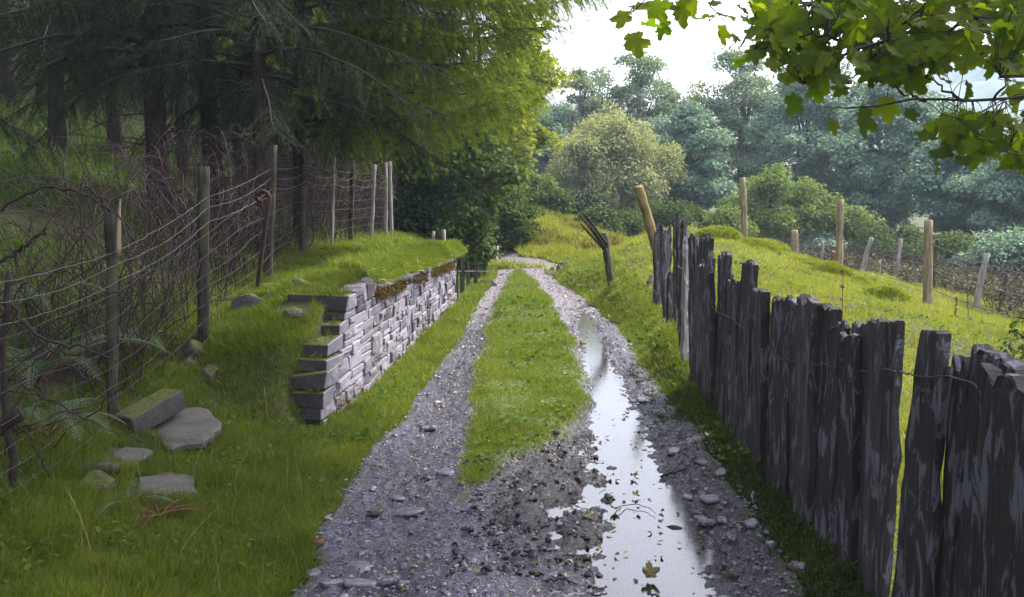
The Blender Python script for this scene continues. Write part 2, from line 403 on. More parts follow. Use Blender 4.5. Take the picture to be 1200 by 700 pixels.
M['larch'] = leafmat('green_larch_needles', [(0, (.08, .135, .018)), (.6, (.16, .22, .028)), (1, (.25, .27, .04))], .62, .5, .25, .6, .5)
M['sycfront'] = leafmat('sycamore_leaf', [(0, (.028, .055, .004)), (.5, (.06, .1, .007)), (.88, (.12, .15, .01)), (1, (.17, .13, .012))], .62, .6, .12, 1.2, .35, (1.9, 2.0, .3))
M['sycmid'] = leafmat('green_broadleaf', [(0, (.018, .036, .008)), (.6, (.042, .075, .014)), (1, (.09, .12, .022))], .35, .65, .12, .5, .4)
M['autumn'] = leafmat('turning_leaf', [(0, (.06, .11, .016)), (.5, (.13, .175, .022)), (.85, (.22, .21, .025)), (1, (.3, .21, .02))], .45, .65, .12, .9, .4)
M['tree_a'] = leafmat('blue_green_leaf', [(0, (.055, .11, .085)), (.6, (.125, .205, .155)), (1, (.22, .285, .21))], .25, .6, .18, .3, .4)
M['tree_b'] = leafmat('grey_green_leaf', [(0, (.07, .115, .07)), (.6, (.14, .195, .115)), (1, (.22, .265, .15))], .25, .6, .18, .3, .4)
M['tree_c'] = leafmat('fresh_green_leaf', [(0, (.05, .09, .02)), (.6, (.1, .15, .035)), (1, (.17, .2, .05))], .35, .65, .12, .4, .4)
M['willow'] = leafmat('olive_grey_leaf', [(0, (.14, .17, .08)), (.6, (.25, .275, .14)), (1, (.34, .35, .19))], .3, .65, .15, .5, .4)
M['fern'] = leafmat('bracken_frond', [(0, (.025, .06, .03)), (.6, (.05, .1, .05)), (1, (.08, .13, .06))], .3, .5, .3, 2, .4)
M['deadfern'] = leafmat('dead_bracken', [(0, (.03, .013, .008)), (.6, (.055, .024, .014)), (1, (.08, .04, .02))], .2, .7, .2, 4, .4)
M['brownleaf'] = leafmat('brown_green_bramble_leaf', [(0, (.025, .02, .012)), (.5, (.05, .05, .02)), (1, (.1, .1, .03))], .2, .7, .1, 1, .5)
M['dock'] = leafmat('dock_leaf', [(0, (.025, .055, .008)), (.6, (.06, .11, .014)), (1, (.11, .155, .025))], .35, .7, .08, 2, .3)
M['fallen'] = leafmat('fallen_leaf', [(0, (.05, .06, .01)), (.5, (.1, .09, .015)), (1, (.16, .06, .025))], .2, .45, .4, 5, .3)

# ------------------------------------------------------------------ SETTING: ground, lane, water
def grid(xs, ys):
    X, Y = np.meshgrid(xs, ys)
    nx, ny = len(xs), len(ys)
    i = np.arange(ny - 1)[:, None] * nx; j = np.arange(nx - 1)[None]
    F = np.stack([i + j, i + j + 1, i + nx + j + 1, i + nx + j], -1).reshape(-1, 4)
    return X.ravel(), Y.ravel(), F
xs = np.unique(np.r_[-np.geomspace(6, 320, 45)[::-1], np.arange(-6, -2.6, .12), np.arange(-2.6, 2.4, .045), np.arange(2.4, 9, .11), np.geomspace(9, 320, 45)])
ys = np.unique(np.r_[np.arange(-8, 2.5, .5), np.arange(2.5, 9, .055), np.arange(9, 24, .1), np.arange(24, 46, .4), np.geomspace(46, 700, 36)])
X, Y, F = grid(xs, ys)
Z = H(X, Y)
# the ground dips under the lane's own sheet
def lane_in(X, Y):
    a = np.minimum(X - xl(Y), xr(Y) - X) + .10 * fbm(X * 2.2, Y * 1.6, 31, 4)
    a = np.minimum(a, (21.1 - Y))
    return a
XC = [(2.4, 20.3, .35), (1.7, 20.75, .45), (.9, 21.0, .5), (.3, 21.6, .6), (-.25, 23.0, .55), (-.7, 25, .5), (-1.4, 28, .5)]
def cross_d(X, Y):
    best = np.full(np.shape(X), -9.0)
    for (x0, y0, r0), (x1, y1, r1) in zip(XC[:-1], XC[1:]):
        dx, dy = x1 - x0, y1 - y0
        t = np.clip(((X - x0) * dx + (Y - y0) * dy) / (dx * dx + dy * dy), 0, 1)
        d = np.hypot(X - x0 - t * dx, Y - y0 - t * dy)
        best = np.maximum(best, r0 + (r1 - r0) * t - d)
    return best + .16 * fbm(X * 1.5, Y * 1.5, 33, 3)
li = lane_in(X, Y); ci = cross_d(X, Y)
Z = Z - .09 * ss(-.02, .12, li) - .05 * ss(-.02, .12, ci)
tag(build('ground', np.c_[X, Y, Z], [F], M['ground']), kind='structure')

def strip_in(X, Y):
    return np.minimum(np.minimum(np.minimum(X - sl(Y), sr(Y) - X), 19.9 - Y) + .10 * fbm(X * 2.5, Y * 2, 41, 4), (Y - 5.6) * .5 + .25 * fbm(X * 4, Y * 4, 43, 3))
def lane_z(X, Y):
    e = np.minimum(X - xl(Y), xr(Y) - X)
    z = np.zeros_like(X)
    s = strip_in(X, Y)
    z += .045 * ss(-.12, .12, s)
    xp = np.interp(Y, [3, 4.2, 5.3, 6.1, 7.15, 8.7, 11, 13, 20], [.62, .63, .69, .71, .74, .83, .85, .95, .5]) + .06 * fbm(X * 0, Y * .9, 51, 2)
    hw = np.interp(Y, [3, 4.2, 5.3, 6.1, 7.15, 8.7, 11, 13, 20], [.15, .15, .185, .215, .19, .15, .11, .14, .14])
    dep = np.interp(Y, [3, 10, 12.5, 14, 20], [.054, .054, .046, .026, .01])
    z -= dep * np.exp(-((X - xp) / (hw * 1.25)) ** 2)
    xc = np.interp(Y, [3, 5.9, 8.7, 11, 15, 18.5], [-.5, -.57, -.5, -.44, -.33, -.17])
    z -= .022 * np.exp(-((X - xc) / .22) ** 2)
    front = 1 - ss(5.0, 5.9, Y)
    z += front * -.019 * ss(-.25, .15, X) * (1 - ss(1.0, 1.15, X))
    z += .03 * ss(.95, 1.25, X) * (1 - ss(9, 13, Y))
    mud = ss(-.25, .05, X) * (1 - ss(.45, .62, X)) * ss(4.2, 5.2, Y) * (1 - ss(6.6, 7.6, Y))
    z += mud * (.004 + .06 * fbm(X * 9, Y * 9, 61, 4, .6))
    z += .013 * fbm(X * 6, Y * 6, 63, 3) + (.017 + .012 * np.exp(-((X - xp) / .3) ** 2)) * fbm(X * 21, Y * 15, 65, 4, .65)
    z += (1 - ss(5.6, 9, Y)) * .011 * vn(X * 62, Y * 62, 67)
    return z, mud, s, e
ux = np.linspace(0, 1, 150)
yy = np.unique(np.r_[np.arange(2.2, 8, .02), np.arange(8, 14, .04), np.arange(14, 21.3, .06)])
U, Yt = np.meshgrid(ux, yy)
Xt = (xl(Yt) - .14) + U * (xr(Yt) - xl(Yt) + .28)
nx = len(ux); ny = len(yy)
i = np.arange(ny - 1)[:, None] * nx; j = np.arange(nx - 1)[None]
Ft = np.stack([i + j, i + j + 1, i + nx + j + 1, i + nx + j], -1).reshape(-1, 4)
Xt = Xt.ravel(); Yt = Yt.ravel()
zt, mud, st_, e_ = lane_z(Xt, Yt)
li = lane_in(Xt, Yt)
zt = zt - .10 * (1 - ss(-.1, .05, li))
dark = np.clip(.75 * (1 - ss(.0, .03, zt + .0235)) * (Yt < 13.5) + mud * 1.2 + .95 * ss(.88, 1.05, Xt) * (1 - ss(6, 10, Yt)) + .6 * fbm(Xt * 2.3, Yt * 2.3, 71, 3), 0, 1)
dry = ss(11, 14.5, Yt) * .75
green = np.clip(ss(-.06, .06, st_) + .5 * (1 - ss(0, .12, li)), 0, 1)
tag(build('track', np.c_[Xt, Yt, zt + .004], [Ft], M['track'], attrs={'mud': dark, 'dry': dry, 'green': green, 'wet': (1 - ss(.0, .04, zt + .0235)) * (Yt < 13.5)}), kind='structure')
# far cross track
X, Y, F = grid(np.arange(-2.4, 2.9, .06), np.arange(19.7, 29, .09))
ci = cross_d(X, Y); Z = H(X, Y, False) + .012 * fbm(X * 5, Y * 5, 75, 3) - .14 * (1 - ss(-.12, .06, ci)) + .002
tag(build('side_track', np.c_[X, Y, Z], [F], M['track'], attrs={'mud': X * 0, 'dry': X * 0 + .95, 'green': np.clip(1 - ss(-.05, .12, ci), 0, 1) * .6}), kind='structure')
# standing water, a level sheet that the churned mud breaks through
X, Y, F = grid(np.linspace(-.22, 1.12, 30), np.linspace(2.3, 14, 60))
zz, *_ = lane_z(X, Y)
tag(build('puddle', np.c_[X, Y, np.full(len(X), -.0235)], [F], M['water']), kind='structure')

# ------------------------------------------------------------------ STUFF: grass
BL = np.array([(-.5, 0, 0), (.5, 0, 0), (.38, .12, .5), (-.38, .12, .5), (0, .42, 1)])
BF = [np.array([[0, 1, 2, 3]]), np.array([[3, 2, 4]])]
def blades(name, x, y, z, hgt, wid, mat, lean=.35):
    n = len(x)
    P = np.c_[x, y, z]
    up = nrm(np.c_[R.normal(0, lean, n), R.normal(0, lean, n), np.ones(n)])
    A, Bv, C = frames(up)
    V, Fs = scatter(BL, BF, P, A, Bv, C, np.c_[wid, hgt, hgt])
    return tag(build(name, V, Fs, mat, smooth=False), kind='stuff')
def sample(n, x0, x1, y0, y1, p=2.0):
    u = R.random(n)
    # density falling with depth
    if p == 1: y = y0 * (y1 / y0) ** u
    else: y = (y0 ** (1 - p) + u * (y1 ** (1 - p) - y0 ** (1 - p))) ** (1 / (1 - p))
    return x0 + R.random(n) * (x1 - x0), y
AVOID = []   # (x, y, r) places kept free of grass
def clear(x, y):
    k = np.ones(len(x), bool)
    for ax, ay, ar in AVOID: k &= np.hypot(x - ax, y - ay) > ar
    return k
def laneclear(x, y): return (lane_in(x, y) < 0) & (cross_d(x, y) < .02)

# ------------------------------------------------------------------ stone helpers
def ico(sub):
    import bmesh
    bm = bmesh.new(); bmesh.ops.create_icosphere(bm, subdivisions=sub, radius=1)
    V = np.array([v.co[:] for v in bm.verts]); F = np.array([[v.index for v in f.verts] for f in bm.faces]); bm.free(); return V, F
IC1, IF1 = ico(1); IC2, IF2 = ico(2); IC3, IF3 = ico(3)
def rock(sx, sy, sz, seed, sub=3, cut=.6):
    V = (IC3 if sub == 3 else IC2).copy()
    rg = np.random.default_rng(seed)
    for k in range(9):                      # plane cuts give flat broken faces
        n = nrm(rg.normal(size=3)); d = V @ n
        V = np.where((d > cut)[:, None], V - (d - cut)[:, None] * n, V)
    V += .05 * np.c_[fbm(V[:, 0] * 3 + seed, V[:, 1] * 3, 1), fbm(V[:, 1] * 3, V[:, 2] * 3 + seed, 2), fbm(V[:, 2] * 3, V[:, 0] * 3 + seed, 3)]
    return V * np.array([sx, sy, sz]), [IF3 if sub == 3 else IF2]
def prism(out, t, b=.006, rough=.0, seed=0):
    """outline (n,2) in local x,z; thickness t along y; bevelled"""
    out = np.asarray(out, float); n = len(out); c = out.mean(0)
    rad = np.linalg.norm(out - c, axis=1).mean()
    ins = c + (out - c) * (1 - b / rad * 1.2)
    rings = [(ins, -t / 2), (out, -t / 2 + b), (out, t / 2 - b), (ins, t / 2)]
    V = np.concatenate([np.c_[r[:, 0], np.full(n, y), r[:, 1]] for r, y in rings])
    if rough:
        rg = np.random.default_rng(seed); V[:, 1] += rg.normal(0, rough, len(V))
    q = []
    for k in range(3):
        for a in range(n):
            a2 = (a + 1) % n
            q.append([k * n + a, k * n + a2, (k + 1) * n + a2, (k + 1) * n + a])
    return V, [np.array(q), np.arange(n)[::-1][None], (np.arange(n) + 3 * n)[None]]
def rot(V, rx=0, ry=0, rz=0):
    cx, sx_, cy, sy_, cz, sz_ = math.cos(rx), math.sin(rx), math.cos(ry), math.sin(ry), math.cos(rz), math.sin(rz)
    Mx = np.array([[1, 0, 0], [0, cx, -sx_], [0, sx_, cx]]); My = np.array([[cy, 0, sy_], [0, 1, 0], [-sy_, 0, cy]]); Mz = np.array([[cz, -sz_, 0], [sz_, cz, 0], [0, 0, 1]])
    return V @ (Mz @ My @ Mx).T
# chamfered block template, unit cube
def _block():
    import bmesh
    bm = bmesh.new(); bmesh.ops.create_cube(bm, size=1)
    bmesh.ops.bevel(bm, geom=bm.edges[:], offset=.06, segments=1, affect='EDGES')
    V = np.array([v.co[:] for v in bm.verts]); F3 = np.array([[v.index for v in f.verts] for f in bm.faces if len(f.verts) == 3]); F4 = np.array([[v.index for v in f.verts] for f in bm.faces if len(f.verts) == 4]); bm.free(); return V, [F3, F4]
BKV, BKF = _block()
def block(dims, jit=.08, rg=R):
    """unit block warped by random corner offsets, scaled to dims; chamfer kept even"""
    V = BKV.copy(); off = rg.normal(0, jit * .9, (2, 2, 2, 3))
    u = V + .5
    w = 0
    for a in (0, 1):
        for b_ in (0, 1):
            for c in (0, 1):
                f = np.where(a, u[:, 0], 1 - u[:, 0]) * np.where(b_, u[:, 1], 1 - u[:, 1]) * np.where(c, u[:, 2], 1 - u[:, 2])
                w = w + f[:, None] * off[a, b_, c]
    d = np.asarray(dims); ch = np.minimum(.007, d * .1)
    core = np.sign(V) * .5
    inset = np.abs(np.abs(V) - .5) / .06
    Vd = core * d - np.sign(V) * inset * ch
    return Vd + w * d.min(), BKF

# ------------------------------------------------------------------ DRY STONE WALL
wall = thing('dry_stone_wall', 'low dry stone retaining wall of purple slate blocks under a mossy turf bank', 'wall', (0, 0, 0))
def wtop(y): return np.interp(y, [7.0, 7.75, 9.2, 11, 14.2], [.88, .87, .82, .76, .66])
sw = MB()
z = -.06
rgw = np.random.default_rng(3)
def wall_stone(y0, y1, z0, z1, mb=sw, depth=.24, proud=0):
    yc = (y0 + y1) / 2; y0, y1 = y0, y1
    dx = xw(y1) - xw(y0); ang = math.atan2(dx, y1 - y0)
    V, Fs = block((depth, (y1 - y0) * 1.0, z1 - z0), .07, rgw)
    V = rot(V, rgw.normal(0, .025), rgw.normal(0, .03), -ang + rgw.normal(0, .035)) + np.array([xw(yc) - depth / 2 + proud + rgw.normal(0, .007), yc, (z0 + z1) / 2])
    mb.add(V, Fs)
END = [0]; STEPS = []
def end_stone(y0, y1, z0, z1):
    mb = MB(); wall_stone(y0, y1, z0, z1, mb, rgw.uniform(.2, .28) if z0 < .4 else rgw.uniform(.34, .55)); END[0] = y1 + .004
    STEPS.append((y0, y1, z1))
    o = mb.out('end_stone', M['wall'], wall, False); o.data.materials.append(M['wallmoss_shade'])
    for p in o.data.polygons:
        if p.normal.x < .6: p.material_index = 1  # faces turned from the lane get painted shade along with moss
while z < .9:
    h = rgw.uniform(.055, .13)
    y = 6.8 + max(0, z - .08) * .4 + max(0, (z - .42)) * 1.5 + rgw.uniform(-.08, .1); first = True
    while y < 14.3:
        far = (y - 7) / 7
        w = rgw.uniform(.13, .46)
        upright = rgw.random() < (.12 + .5 * (y > 9.5))
        hh = h
        if upright: w = rgw.uniform(.05, .13)
        y1 = min(y + w, 14.35)
        top = wtop((y + y1) / 2) + rgw.normal(0, .012)
        if z + hh * .55 < top and first:
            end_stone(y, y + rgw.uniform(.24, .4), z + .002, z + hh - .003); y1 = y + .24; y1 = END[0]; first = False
        elif z + hh * .55 < top:
            if not upright and hh > .08 and rgw.random() < .4:
                m_ = z + hh * rgw.uniform(.4, .6)
                wall_stone(y + .003, y1 - .004, z + .002, m_ - .003); wall_stone(y + .003, y1 - .004, m_ + .003, z + hh - .003)
            else:
                wall_stone(y + .003, y1 - .004, z + .002, z + hh - .003 + 0, proud=.006 * rgw.random())
        y = y1 + rgw.uniform(0, .018)
    z += h
sw.out('stonework', M['wall'], wall, smooth=False)
# turf lodged on the steps of the broken end
SV = []
for (a, b_, zt__) in STEPS:
    m = 420; yy_ = R.uniform(a - .01, b_, m); SV.append(np.c_[xw(yy_) - .03 - np.abs(R.normal(0, .16, m)), yy_, np.full(m, zt__ - .01)])
SV = np.concatenate(SV); m = len(SV); k = fbm(SV[:, 0] * 9, SV[:, 1] * 9 + SV[:, 2] * 20, 131, 2) > -.12; SV = SV[k]; m = len(SV)
A, Bv, C = frames(nrm(np.c_[R.normal(0, .5, m), R.normal(-.35, .5, m), np.ones(m)])); h = R.uniform(.02, .075, m)
V, Fs = scatter(BL, BF, SV, A, Bv, C, np.c_[R.uniform(.004, .008, m), h, h]); build('step_turf', V, Fs, M['grass'], wall, False)
# turf cap hanging over the wall
n = 20000
y = 7.9 + R.random(n) * 6.5
lump = .16 * np.abs(fbm(y * 1.6, y * 0, 5, 3)) + .05
x = xw(y) - .3 + R.random(n) ** .6 * (.34 + lump)
ov = np.clip((x - xw(y)) / .1, 0, 1)
zt_ = wtop(y) + .085 + .1 * lump / .05 * .3 + .07 * (1 - ov ** 2) + .05 * fbm(x * 6, y * 4, 6, 2) - .07 * ov * R.random(n) - .02
k = R.random(n) < .9
nn = k.sum()
up = nrm(np.c_[.5 * ov[k] + R.normal(0, .35, nn), R.normal(0, .35, nn), 1 - .9 * ov[k]])
A, Bv, C = frames(up)
h = R.uniform(.04, .1, nn)
V, Fs = scatter(BL, BF, np.c_[x, y, zt_][k], A, Bv, C, np.c_[R.uniform(.004, .008, nn), h, h])
build('turf_cap', V, Fs, M['lawn'], wall, False)
n = 5000
y = 8.4 + R.random(n) * 6; y = y[fbm(y * 2.1, y * 0, 91, 2) > .02]; n = len(y)
x = xw(y) + R.uniform(-.01, .07, n); z = wtop(y) - R.random(n) * .1
up = nrm(np.c_[.6 + R.normal(0, .4, n), R.normal(0, .5, n), -.5 + R.normal(0, .4, n)]); A, Bv, C = frames(up)
h = R.uniform(.02, .06, n)
V, Fs = scatter(BL, BF, np.c_[x, y, z], A, Bv, C, np.c_[R.uniform(.005, .01, n), h, h])
build('root_fringe', V, Fs, M['rustmoss'], wall, False)

def part(name, V, Fs, mat, t, smooth=True):
    return build(name, np.asarray(V) - np.array(t.location), Fs, mat, t, smooth)
n = 3000; y = 6.9 + 7.4 * R.random(n) ** 1.2; zz_ = R.random(n) ** 2.2 * .3 * (.4 + 1.6 * np.clip(fbm(y * 1.7, y * 0, 121, 3) + .2, 0, 1))
k = fbm(y * 3, zz_ * 9, 123, 2) > -.05; y, zz_ = y[k], zz_[k]; n = len(y)
up = nrm(np.c_[R.uniform(.3, 1, n), R.normal(0, .5, n), R.normal(.2, .6, n)]); A, Bv, C = frames(up); h = R.uniform(.012, .035, n)
V, Fs = scatter(BL, BF, np.c_[xw(y) + R.uniform(-.012, .012, n), y, zz_ + H(xw(y) + .03, y)], A, Bv, C, np.c_[R.uniform(.006, .012, n), h, h])
build('wall_moss', V, Fs, M['rustmoss'], wall, False)
# ------------------------------------------------------------------ SLATE SLAB FENCE
fence = thing('slate_fence', 'jagged fence of dark upright slate slabs running along the right of the lane', 'fence', (1.45, 6, 0))
def px_depth(px, py=430):
    d = ray(px, py); k = d[0] / d[1]
    Y = np.linspace(1.5, 16, 4000)
    return Y[np.argmin(np.abs(xf(Y) - k * Y))]
rgf = np.random.default_rng(21)
def slab(px0, px1, pt0, pt1, jag=.03, mat=None, lean=0., base=.14, shift=0., bottom=None, tilt=0., th=None, label=None, poke=0.):
    pm = (px0 + px1) / 2
    dm = px_depth(pm, 400)
    cx = xf(dm)
    if dm < 8.3:
        d0, d1 = px_depth(px0, 400), px_depth(px1, 400)
        w = abs(d0 - d1) * 1.04; tw = rgf.normal(.03, .09); lean += rgf.normal(0, .014); tilt += rgf.normal(0, .02)
    else:
        w = (px1 - px0) * dm / 1200 * 1.5 + .02; tw = -.7 + rgf.normal(0, .12)
    z0 = at(px0, pt0, dm if dm > 8.3 else d0)[2]; z1 = at(px1, pt1, dm if dm > 8.3 else d1)[2]
    gz = ground_z(cx, dm)
    th = th or rgf.uniform(.022, .04)
    b = gz - base if bottom is None else gz + bottom
    hgt = max(z0, z1) - b
    nside = 15; ph = rgf.uniform(0, 99)
    def wob(z, q): return float(.036 * fbm(np.array([z * 3.1 + ph]), np.array([q * 7.7]), 3, 3)[0])
    L_ = [(-w / 2 + wob(b + hgt * k / nside, 1) + rgf.normal(0, .003), b + hgt * k / nside) for k in range(nside)]
    Rr = [(w / 2 + wob(b + hgt * k / nside, 2) + rgf.normal(0, .003), b + hgt * k / nside) for k in range(nside)][::-1]
    # keep side points under the slab's own top corners
    L_ = [(x, min(z, z0 - .03)) for x, z in L_]; Rr = [(x, min(z, z1 - .03)) for x, z in Rr]
    nt = max(5, int(w / .03))
    top = []
    for k in range(nt):
        t = k / (nt - 1)
        top.append((-w / 2 + w * (t * .96 + .02) + (rgf.normal(0, .006) if 0 < k < nt - 1 else 0), z0 + (z1 - z0) * t + rgf.normal(0, jag * 1.3) * (.3 if k in (0, nt - 1) else 1) - abs(rgf.normal(0, jag * .8)) - .02 * rgf.random()))
    out = L_ + top + Rr
    V, Fs = prism(out, th, .005, .0035, int(px0))
    # slope/lean: shear with height
    V[:, 0] += lean * (V[:, 2] - max(z0, z1)); V[:, 1] += tilt * (V[:, 2] - gz)
    dd = .01
    e = np.array([xf(dm - dd) - xf(dm + dd), -2 * dd]); e /= np.linalg.norm(e)
    c, s = math.cos(tw), math.sin(tw)
    e2 = np.array([e[0] * c - e[1] * s, e[0] * s + e[1] * c]); n2 = np.array([e2[1], -e2[0]])
    Wd = np.c_[cx + V[:, 0] * e2[0] + (V[:, 1] + shift) * n2[0], dm + V[:, 0] * e2[1] + (V[:, 1] + shift) * n2[1], V[:, 2]]
    o = part('slate_slab', Wd, Fs, mat or M['slate'], fence, False)
    if label: o['label'] = label
    return o
S = [  # px left, px right, top left, top right
    (757, 763, 322, 326, .02), (763, 768, 258, 262, .02), (767, 773, 262, 270, .03), (772, 777, 268, 262, .03), (776, 782, 262, 275, .03),
    (787, 792, 258, 262, .02), (791, 797, 257, 256, .015), (796, 801, 256, 258, .02), (805, 811, 275, 276, .015), (810, 816, 277, 275, .015), (814, 821, 280, 279, .02), (768, 774, 300, 304, .02), (782, 788, 318, 322, .02)]
for a in S: slab(*a, lean=rgf.normal(.02, .03))
slab(800.5, 805.5, 276, 275, .01, M['palesl'], label='narrow pale lichened slab')
N_ = [(815, 823, 312, 306, .02), (822, 830, 306, 301, .02), (829, 837, 303, 312, .03), (836, 846, 296, 297, .02), (845, 850, 335, 330, .02), (849, 856, 323, 324, .02), (856, 862, 331, 329, .02), (863, 871, 306, 304, .01), (870, 878, 304, 306, .015),
      (879, 884, 345, 348, .02), (883, 888, 366, 372, .02)]
for a in N_: slab(*a, lean=rgf.normal(.01, .025), shift=rgf.uniform(-.03, .03))
slab(887, 901, 337, 337, .008, lean=.03, th=.05); slab(902, 912, 346, 345, .012, lean=.02)
slab(913, 930, 347, 348, .008, shift=.02); slab(928, 947, 349, 348, .006, shift=-.02); slab(945, 962, 350, 352, .008, shift=.015, th=.05); slab(958, 975, 352, 360, .01, shift=-.02, th=.055)
slab(974, 990, 378, 377, .012, shift=.02); slab(989, 1007, 376, 377, .008, shift=-.01); slab(1005, 1018, 387, 389, .01, shift=.02); slab(1016, 1033, 377, 376, .008, shift=-.005); slab(1030, 1043, 371, 372, .006, shift=.02, th=.045); slab(1043, 1055, 371, 372, .008, shift=.02, th=.03)
slab(1086, 1104, 384, 385, .005, lean=.1, th=.05, shift=-.0)
slab(1102, 1122, 445, 425, .02, lean=.07, shift=.02); slab(1116, 1140, 408, 418, .028, lean=.06, shift=-.015)
slab(1138, 1196, 398, 428, .008, lean=.05, th=.06, shift=-.02, label='broad near slab with pale lichen streaks')
slab(1180, 1262, 420, 455, .01, th=.05, shift=.03)
slab(1255, 1345, 440, 470, .01, th=.05, shift=-.01)
slab(1340, 1440, 478, 500, .012, th=.05, shift=.02); slab(1436, 1575, 508, 545, .012, th=.05, shift=-.01)
# a few slabs short and set behind, at the foot
for (a, b_, t) in [(893, 903, 470), (925, 934, 480), (1004, 1014, 500)]: slab(a, b_, t, t + 6, .012, shift=-.05)
def wire(P, r, mat, name, t=None, k=5, n=None):
    P = np.asarray(P, float)
    V, Fs = tubes(P, np.full(len(P), r), k)
    if t is not None: return part(name, V, Fs, mat, t)
    return build(name, V, Fs, mat)
Pw = []
for px, py in [(1205, 462), (1172, 467), (1150, 458), (1142, 446), (1108, 442), (1080, 441), (1058, 436), (1040, 433), (1010, 436), (985, 430), (940, 424), (912, 420)]:
    d = px_depth(px, py); p = at(px, py, d - .06); p[0] = xf(d) - .035; Pw.append(p)
wire(resample(Pw, 60) + R.normal(0, .003, (60, 3)), .0035, M['wirerust'], 'binding_wire', fence)
Pw = [at(1098, 465, 3.45), at(1112, 455, 3.36), at(1128, 452, 3.27), at(1142, 441, 3.18)]
wire(resample(Pw, 20), .003, M['wirerust'], 'binding_wire', fence)
Pw = [(xf(d) - .03, d, ground_z(xf(d), d) + .78 + .03 * math.sin(d * 5)) for d in np.linspace(6.2, 9.5, 40)]
wire(Pw, .004, M['wirerust'], 'binding_wire', fence)

# leaning posts by the far end of the slate fence
def round_post(name, p0, p1, r, mat, label=None, cat='post', group=None, t=None, nseg=14, k=12, taper=.92, cut=True):
    p0, p1 = np.array(p0, float), np.array(p1, float)
    P = p0 + (p1 - p0) * np.linspace(0, 1, nseg)[:, None]
    P[1:-1, :2] += R.normal(0, r * .06, (nseg - 2, 2))
    V, Fs = tubes(P, r * np.linspace(1, taper, nseg) * (1 + R.normal(0, .025, nseg)), k)
    V += np.c_[fbm(V[:, 0] * 60, V[:, 2] * 4, 5, 2), fbm(V[:, 1] * 60, V[:, 2] * 4, 6, 2), np.zeros(len(V))] * r * .25
    if t is not None:
        o = part(name, V, Fs, mat, t)
    else:
        o = build(name, V - p0, Fs, mat); o.location = p0; tag(o, label, cat, group)
    return o
pl = thing('leaning_post', 'dark leaning post with a fan of thin broken rails wired to its top', 'post', tuple(at(716, 336, 14.4)))
b0 = at(717, 342, 14.4); t0 = at(708, 273, 14.4)
round_post('post', b0 + (b0 - t0) * .15, t0, .055, M['postdark'], t=pl)
for (x1, y1, x0, y0) in [(679, 251, 711, 294), (683, 249, 712, 290), (687, 253, 712, 287), (680, 262, 711, 296), (690, 262, 710, 290)]:
    a = at(x0, y0, 14.25 + R.normal(0, .04)); b_ = at(x1, y1, 13.9 + R.normal(0, .1))
    V, Fs = tubes(resample([a, b_], 6), np.linspace(.022, .012, 6), 5)
    part('broken_rail', V, Fs, M['postdark'] if R.random() < .3 else M['post'], pl)
round_post('log_post', at(772, 300, 12.9), at(748.5, 219, 12.7), .065, M['log'], 'thick yellow-brown log leaning left above the slate fence tips', 'post')

# ------------------------------------------------------------------ PASTURE FENCES ON THE RIGHT
pf = thing('post_and_wire_fence', 'pasture fence of tall round posts standing on the bright grass slope', 'fence', tuple(at(985, 326, 16)))
tops = []
for (px, yt, yb, d, w, mt, tx) in [(870, 208, 289, 18.7, 8, 'postpale', 873), (985, 234, 328, 16, 8.5, 'postpale', 983), (1088, 258, 365, 13.8, 10.5, 'postpale', 1087), (1225, 300, 440, 11.3, 12, 'post', 1225)]:
    t_ = at(px, yt, d); b_ = at(tx if px != 870 else 874, yb, d); b_[2] = ground_z(b_[0], b_[1]) - .2
    round_post('post', b_, t_, w * d / 2400, M[mt], t=pf); tops.append((t_, b_))
def strand(ps, r, mat, t, sag=.05, nm='wire_strand', nb=14):
    Q = []
    for a, b_ in zip(ps[:-1], ps[1:]):
        s = np.linspace(0, 1, nb)[:, None]
        q = a + (b_ - a) * s; q[:, 2:3] -= sag * 4 * s * (1 - s); Q.append(q[:-1] if b_ is not ps[-1] else q)
    Q = np.concatenate(Q)
    V, Fs = tubes(Q, np.full(len(Q), r), 4); return part(nm, V, Fs, mat, t)
for f in (.25, .5, .75): strand([t_ * (1 - f) + (b_ + [0, 0, .2]) * f for t_, b_ in tops], .005, M['wirerust'], pf)
bf = thing('old_wire_fence', 'old sagging wire fence of thin crooked grey stakes before the dark thicket', 'fence', tuple(at(1015, 330, 20.5)))
tp = []
for (tx, yt, bx, yb, d, w, mt) in [(931, 270, 931, 312, 23, 10, 'postpale'), (964, 282, 960, 315, 22, 4, 'postgrey'), (977, 295, 976, 317, 21.5, 6, 'stem'), (1022, 279, 1010, 330, 20.5, 6, 'postgrey'), (1031, 305, 1030, 333, 20.2, 4, 'postgrey'),
                                   (1056, 279, 1047, 340, 19.5, 5, 'postgrey'), (1075, 316, 1074, 346, 18.8, 4, 'postgrey'), (1099, 281, 1092, 345, 18.2, 6, 'post'), (1117, 325, 1116, 345, 17.5, 4, 'postgrey'), (1157, 297, 1142, 367, 16, 8, 'postgrey'), (1180, 322, 1168, 350, 17, 6, 'post'), (1250, 320, 1240, 420, 13, 9, 'post')]:
    t_ = at(tx, yt, d); b_ = at(bx, yb, d); b_[2] = min(ground_z(b_[0], b_[1]) - .1, b_[2])
    m_ = b_ + (t_ - b_) * .6 + R.normal(0, .03, 3)
    P = resample([b_, m_, t_], 9); r = w * d / 2400
    V, Fs = tubes(P, r * np.linspace(1, .85, 9) * (1 + R.normal(0, .06, 9)), 8)
    part('stake', V, Fs, M[mt], bf)
    if w > 4.5 or tx == 964: tp.append((t_, b_))
for f in (.22, .5, .8): strand([t_ * (1 - f) + b_ * f + R.normal(0, .02, 3) for t_, b_ in tp], .006, M['wirerust'] if f < .6 else M['wire'], bf, .07)

